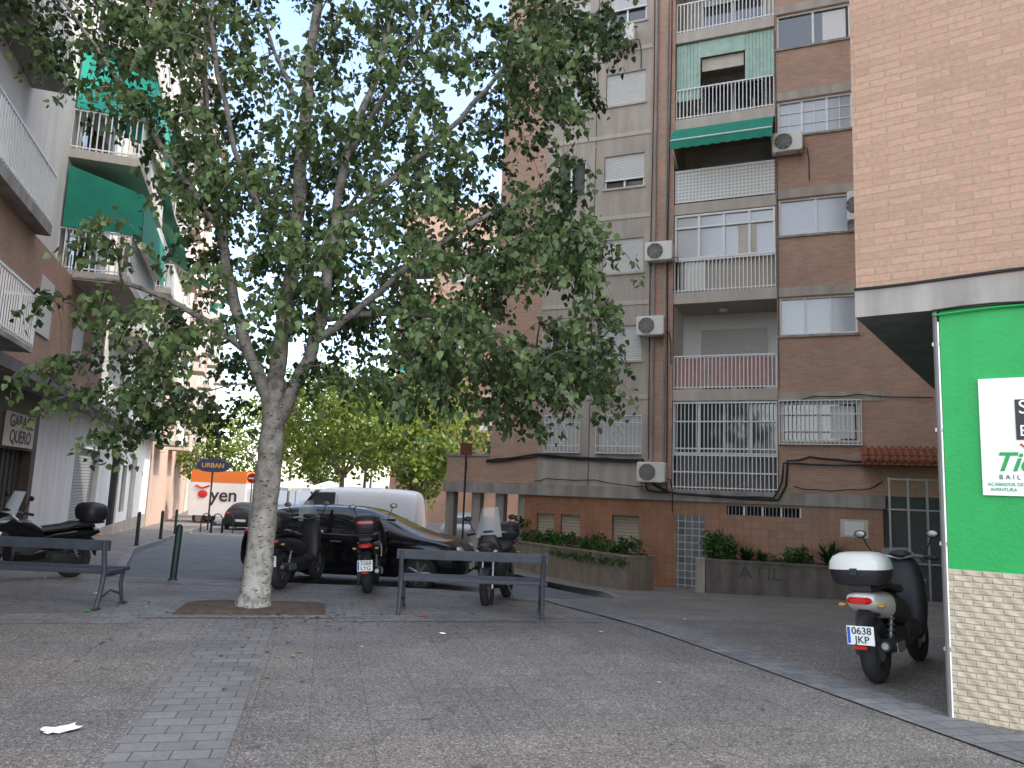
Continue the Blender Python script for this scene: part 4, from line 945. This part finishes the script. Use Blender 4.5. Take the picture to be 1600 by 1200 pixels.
# ------------------------------------------------------------------ scooters
def scooter(name,p,ang,panel='black',box='black',boxw=.25,plate=None,screen=0.32,lean=rad(4),redbox=False,moto=False,zo=0,front=None,boxz=.93):
    front=front or panel
    r=root(name,(p[0],p[1],gz(*p)+zo),ang,ry=-lean)
    w=MB()
    wb=1.42; rr=.285
    for y,wd_ in ((0,.075),(wb,.06)):
        w.torus((0,y,rr),rr-wd_*.9,wd_,'rubber','x',32,12,1.0)
    w.build("tyres",r,smooth=True)
    w=MB()
    for y in (0,wb):
        w.torus((0,y,rr),rr-.13,.018,'alu','x',28,6); w.tube([(-.04,y,rr),(.04,y,rr)],.045,'alu',12)
        for q in range(6):
            a=q*math.pi/3; w.tube([(0,y,rr),(0,y+(rr-.13)*math.cos(a),rr+(rr-.13)*math.sin(a))],.014,'alu',6)
        w.tube([(.055,y,rr),(.06,y,rr)],.1,'steel',20)
    w.build("rims",r,smooth=True)
    w=MB()
    w.loft([(-.08,-.12,.29,.035,.06),(.1,-.12,.3,.05,.1),(.4,-.1,.33,.06,.11),(.55,-.06,.36,.06,.08)],'black'); 
    w.loft([(.25,0,.36,.10,.12),(.45,0,.36,.15,.14),(.75,0,.33,.15,.11),(.95,0,.33,.12,.08)],'black')
    w.tube([(.17,-.28,.36),(.17,-.24,.36),(.17,.12,.33),(.14,.25,.30),(.08,.45,.26)],[.045,.062,.066,.04,.025],'black',12)
    w.tube([(.17,-.29,.36),(.17,-.26,.36)],[.03,.035],'steel',10); w.box(.232,.240,-.16,.08,.30,.38,'steel')
    w.loft([(-.3,0,.56,.06,.02),(-.2,0,.6,.085,.025),(0,0,.61,.09,.025),(.2,0,.56,.08,.03)],'black')
    w.loft([(-.37,0,.44,.035,.12),(-.30,0,.52,.06,.10),(-.22,0,.60,.08,.06)],'black')
    for sx in (-.13,.13): 
        w.tube([(sx,-.02,rr),(sx*1.0,.14,.62)],[.016,.016],'steel',8)
        for q in range(7):
            t=q/7+.1; w.torus((sx,-.02+.16*t,rr+.335*t),.026,.007,'steel','z',12,5)
    w.tube([(-.1,.45,.28),(-.24,.55,.02)],.012,'steel',6)
    w.build("engine_and_exhaust",r,smooth=True)
    w=MB()
    w.loft([(-.34,0,.77,.05,.03),(-.30,0,.75,.12,.06),(-.15,0,.72,.165,.09),(.1,0,.68,.185,.13)],panel,n=20)
    w.loft([(.098,0,.68,.184,.129),(.4,0,.62,.18,.16),(.62,0,.56,.16,.15)],front,n=20)
    w.loft([(.55,0,.42,.17,.12),(.8,0,.38,.19,.08),(1.0,0,.4,.18,.10)],front)
    if moto:
        w.loft([(.6,0,.72,.12,.1),(.8,0,.8,.15,.14),(1.0,0,.84,.16,.13),(1.1,0,.86,.12,.1)],front,n=18)
        w.loft([(1.0,0,.8,.14,.18),(1.15,0,.92,.2,.16),(1.35,0,.9,.14,.12),(1.45,0,.86,.06,.05)],front,n=18)
        w.loft([(.5,0,.45,.14,.16),(.8,0,.42,.17,.2),(1.05,0,.45,.12,.16)],'black')
    else:
        w.loft([(.28,0,.98,.15,.05),(.35,0,1.02,.2,.09),(.6,0,1.06,.225,.10),(.85,0,1.12,.2,.10),(1.0,0,1.16,.15,.09),(1.06,0,1.17,.11,.05)],front,n=20,axis='z')
        w.loft([(1.12,0,.74,.15,.17),(1.25,0,.79,.165,.17),(1.36,0,.84,.12,.11),(1.42,0,.86,.05,.05)],front,n=20)
    w.loft([(wb-.27,0,rr+.12,.05,.03),(wb-.12,0,rr+.27,.08,.03),(wb+.05,0,rr+.29,.085,.03),(wb+.22,0,rr+.19,.06,.03)],front,n=12)
    w.build("body_panels",r,smooth=True)
    w=MB()
    w.loft([(-.24,0,.84,.10,.03),(-.15,0,.86,.145,.045),(.1,0,.87,.16,.05),(.22,0,.83,.165,.05),(.5,0,.80,.16,.05),(.66,0,.78,.11,.035)],'black',n=18)
    for sx in (-.19,.19): w.tube([(sx*.8,.0,.86),(sx,-.15,.9),(sx*.8,-.35,.91)],.014,'black',8)
    w.tube([(-.15,-.35,.91),(.15,-.35,.91)],.014,'black',8)
    w.build("seat",r,smooth=True)
    w=MB()
    for sx in (-1,1):
        w.tube([(0,1.08,1.06),(sx*.16,1.07,1.09),(sx*.32,.98,1.07)],.016,'steel',8); w.tube([(sx*.25,1.02,1.08),(sx*.38,.96,1.065)],.022,'black',10)
        w.tube([(sx*.24,1.04,1.1),(sx*.30,1.04,1.2),(sx*.33,1.02,1.28)],.008,'black',6); w.ell((sx*.35,1.01,1.31),(.065,.02,.042),'black'); w.ell((sx*.35,.992,1.31),(.053,.006,.034),'alu')
        w.tube([(sx*.075,wb,rr),(sx*.08,wb-.12,.62),(sx*.07,wb-.28,.95)],.022,'steel',8)
    w.tube([(0,1.12,1.1),(0,1.16,.8)],.04,'black',8); w.ell((0,1.12,1.1),(.12,.08,.05),'black')
    w.build("handlebar_and_mirrors",r,smooth=True)
    w=MB()
    ss=6
    def sp(i,j):
        u=i/ss*2-1; v=j/4; wdt=.20*(1-.35*v); return (u*wdt,1.22-.14*v+.0-.08*u*u*1.2,1.02+screen*v*1.25)
    for i in range(ss):
        for j in range(4): w.quad(sp(i,j),sp(i+1,j),sp(i+1,j+1),sp(i,j+1),'wind')
    w.build("windscreen",r,smooth=True)
    w=MB()
    w.loft([(-.365,0,.74,.07,.025),(-.33,0,.745,.11,.035)],'redl',n=14)
    for sx in (-1,1): w.ell((sx*.17,-.27,.70),(.035,.045,.018),'orange'); w.ell((sx*.13,1.33,.82),(.045,.05,.03),'silver')
    w.build("lights",r,smooth=True)
    if plate:
        w=MB(); yb=-.385
        w.box(-.115,.115,yb,yb+.01,.37,.53,'plate'); w.box(-.11,-.085,yb-.002,yb,.38,.52,'plateb'); w.box(-.05,.05,yb-.02,yb,.335,.36,'redl')
        w.build("number_plate",r)
        text(plate[0],r,(.012,yb-.003,.487),F3,.085,'textk',align='CENTER',name="plate_text",bold=.0008); text(plate[1],r,(.012,yb-.003,.412),F3,.085,'textk',align='CENTER',name="plate_text",bold=.0008)
    if box:
        w=MB(); z=boxz; yc=-.2
        prof=[(z,boxw*.72,.15),(z+.01,boxw*.86,.18),(z+.08,boxw*.97,.205),(z+.13,boxw,.21)]
        w.loft([(a,0,yc,b,c) for a,b,c in prof]+[(z+.135,0,yc,boxw*1.0,.21)],'black',n=28,ex=3.2,axis='z')
        prof=[(z+.137,boxw*1.02,.215),(z+.2,boxw*.99,.205),(z+.25,boxw*.88,.18),(z+.28,boxw*.66,.13),(z+.29,boxw*.4,.08)]
        w.loft([(a,0,yc,b,c) for a,b,c in prof],box,n=28,ex=3.2,axis='z')
        w.box(-.03,.03,yc-.225,yc-.2,z+.09,z+.15,'black')
        if redbox: w.loft([(z+.15,0,yc-.17,.14,.045),(z+.19,0,yc-.165,.14,.045)],'redl',n=16,ex=4,axis='z')
        w.box(-.1,.1,yc-.1,yc+.14,z-.05,z,'black')
        w.build("top_box",r,smooth=True)
    return r
hd=lambda dx,dy: math.atan2(dy,dx)-math.pi/2
scooter("motor_scooter",(3.44,7.28),hd(.66,.75),'wsc','wsc',.255,("0638","JKP"),screen=.12,boxz=.88,front='black')
scooter("motor_scooter",(-3.52,12.4),hd(.16,1),'black','black',.2,("6783","LRC"),screen=.28)
scooter("motor_scooter",(-2.13,12.35),hd(-.08,1),'blackp','black',.19,("3268","LYG"),screen=.12,redbox=True)
scooter("motor_scooter",(.05,13.0),hd(-.2,-1),'black','black',.22,None,screen=.36,lean=rad(-5))
scooter("motorcycle",(-7.15,13.0),hd(-.5,-.87),'blackp','black',.25,None,screen=.3,moto=True)
# ------------------------------------------------------------------ light, sky, camera
sd=Vector((.98,-.2,0)).normalized()*math.cos(rad(50))+Vector((0,0,math.sin(rad(50))))
sl=D.lights.new("sun","SUN"); sl.energy=4.8; sl.angle=rad(.5); sl.color=(1,.93,.82); so=D.objects.new("sun",sl); C.collection.objects.link(so); so.rotation_euler=sd.to_track_quat('Z','Y').to_euler()
W=D.worlds.new("World"); C.scene.world=W; W.use_nodes=True; nt=W.node_tree; bg=nt.nodes["Background"]; L=nt.links.new
sk=nt.nodes.new("ShaderNodeTexSky"); sk.sky_type='NISHITA'; sk.sun_disc=False; sk.sun_elevation=rad(50); sk.sun_rotation=math.atan2(sd.x,sd.y); sk.dust_density=1.2; sk.air_density=1
# added sky tint: paler and brighter behind for neutral ambient light, bluer towards +Y
tc=nt.nodes.new("ShaderNodeTexCoord"); sp=nt.nodes.new("ShaderNodeSeparateXYZ"); L(tc.outputs["Generated"],sp.inputs[0])
mr=nt.nodes.new("ShaderNodeMapRange"); mr.interpolation_type='SMOOTHSTEP'; mr.inputs["From Min"].default_value=.1; mr.inputs["From Max"].default_value=.75; mr.inputs["To Min"].default_value=.55; mr.inputs["To Max"].default_value=.95; L(sp.outputs[1],mr.inputs["Value"])
mv=nt.nodes.new("ShaderNodeMapRange"); mv.interpolation_type='SMOOTHSTEP'; mv.inputs["From Min"].default_value=.1; mv.inputs["From Max"].default_value=.75; mv.inputs["To Min"].default_value=1.12; mv.inputs["To Max"].default_value=.70; L(sp.outputs[1],mv.inputs["Value"])
hs=nt.nodes.new("ShaderNodeHueSaturation"); L(mr.outputs[0],hs.inputs["Saturation"]); L(mv.outputs[0],hs.inputs["Value"]); L(sk.outputs[0],hs.inputs["Color"])
wm=nt.nodes.new("ShaderNodeMixRGB"); wm.blend_type='MULTIPLY'; wm.inputs[0].default_value=1; wm.inputs[2].default_value=(1.04,1.0,.95,1); L(hs.outputs[0],wm.inputs[1]); L(wm.outputs[0],bg.inputs["Color"]); bg.inputs["Strength"].default_value=.85
cam=D.cameras.new("camera"); cam.sensor_width=36; cam.lens=27; cam.clip_end=2000; cam.clip_start=.05
co=D.objects.new("camera",cam); C.collection.objects.link(co)
co.matrix_world=Matrix.Translation((0,0,1.6))@Matrix.Rotation(rad(97.9),4,'X')@Matrix.Rotation(rad(2.2),4,'Z')
C.scene.camera=co
C.scene.view_settings.view_transform='Standard'; C.scene.view_settings.look='None'; C.scene.view_settings.exposure=0
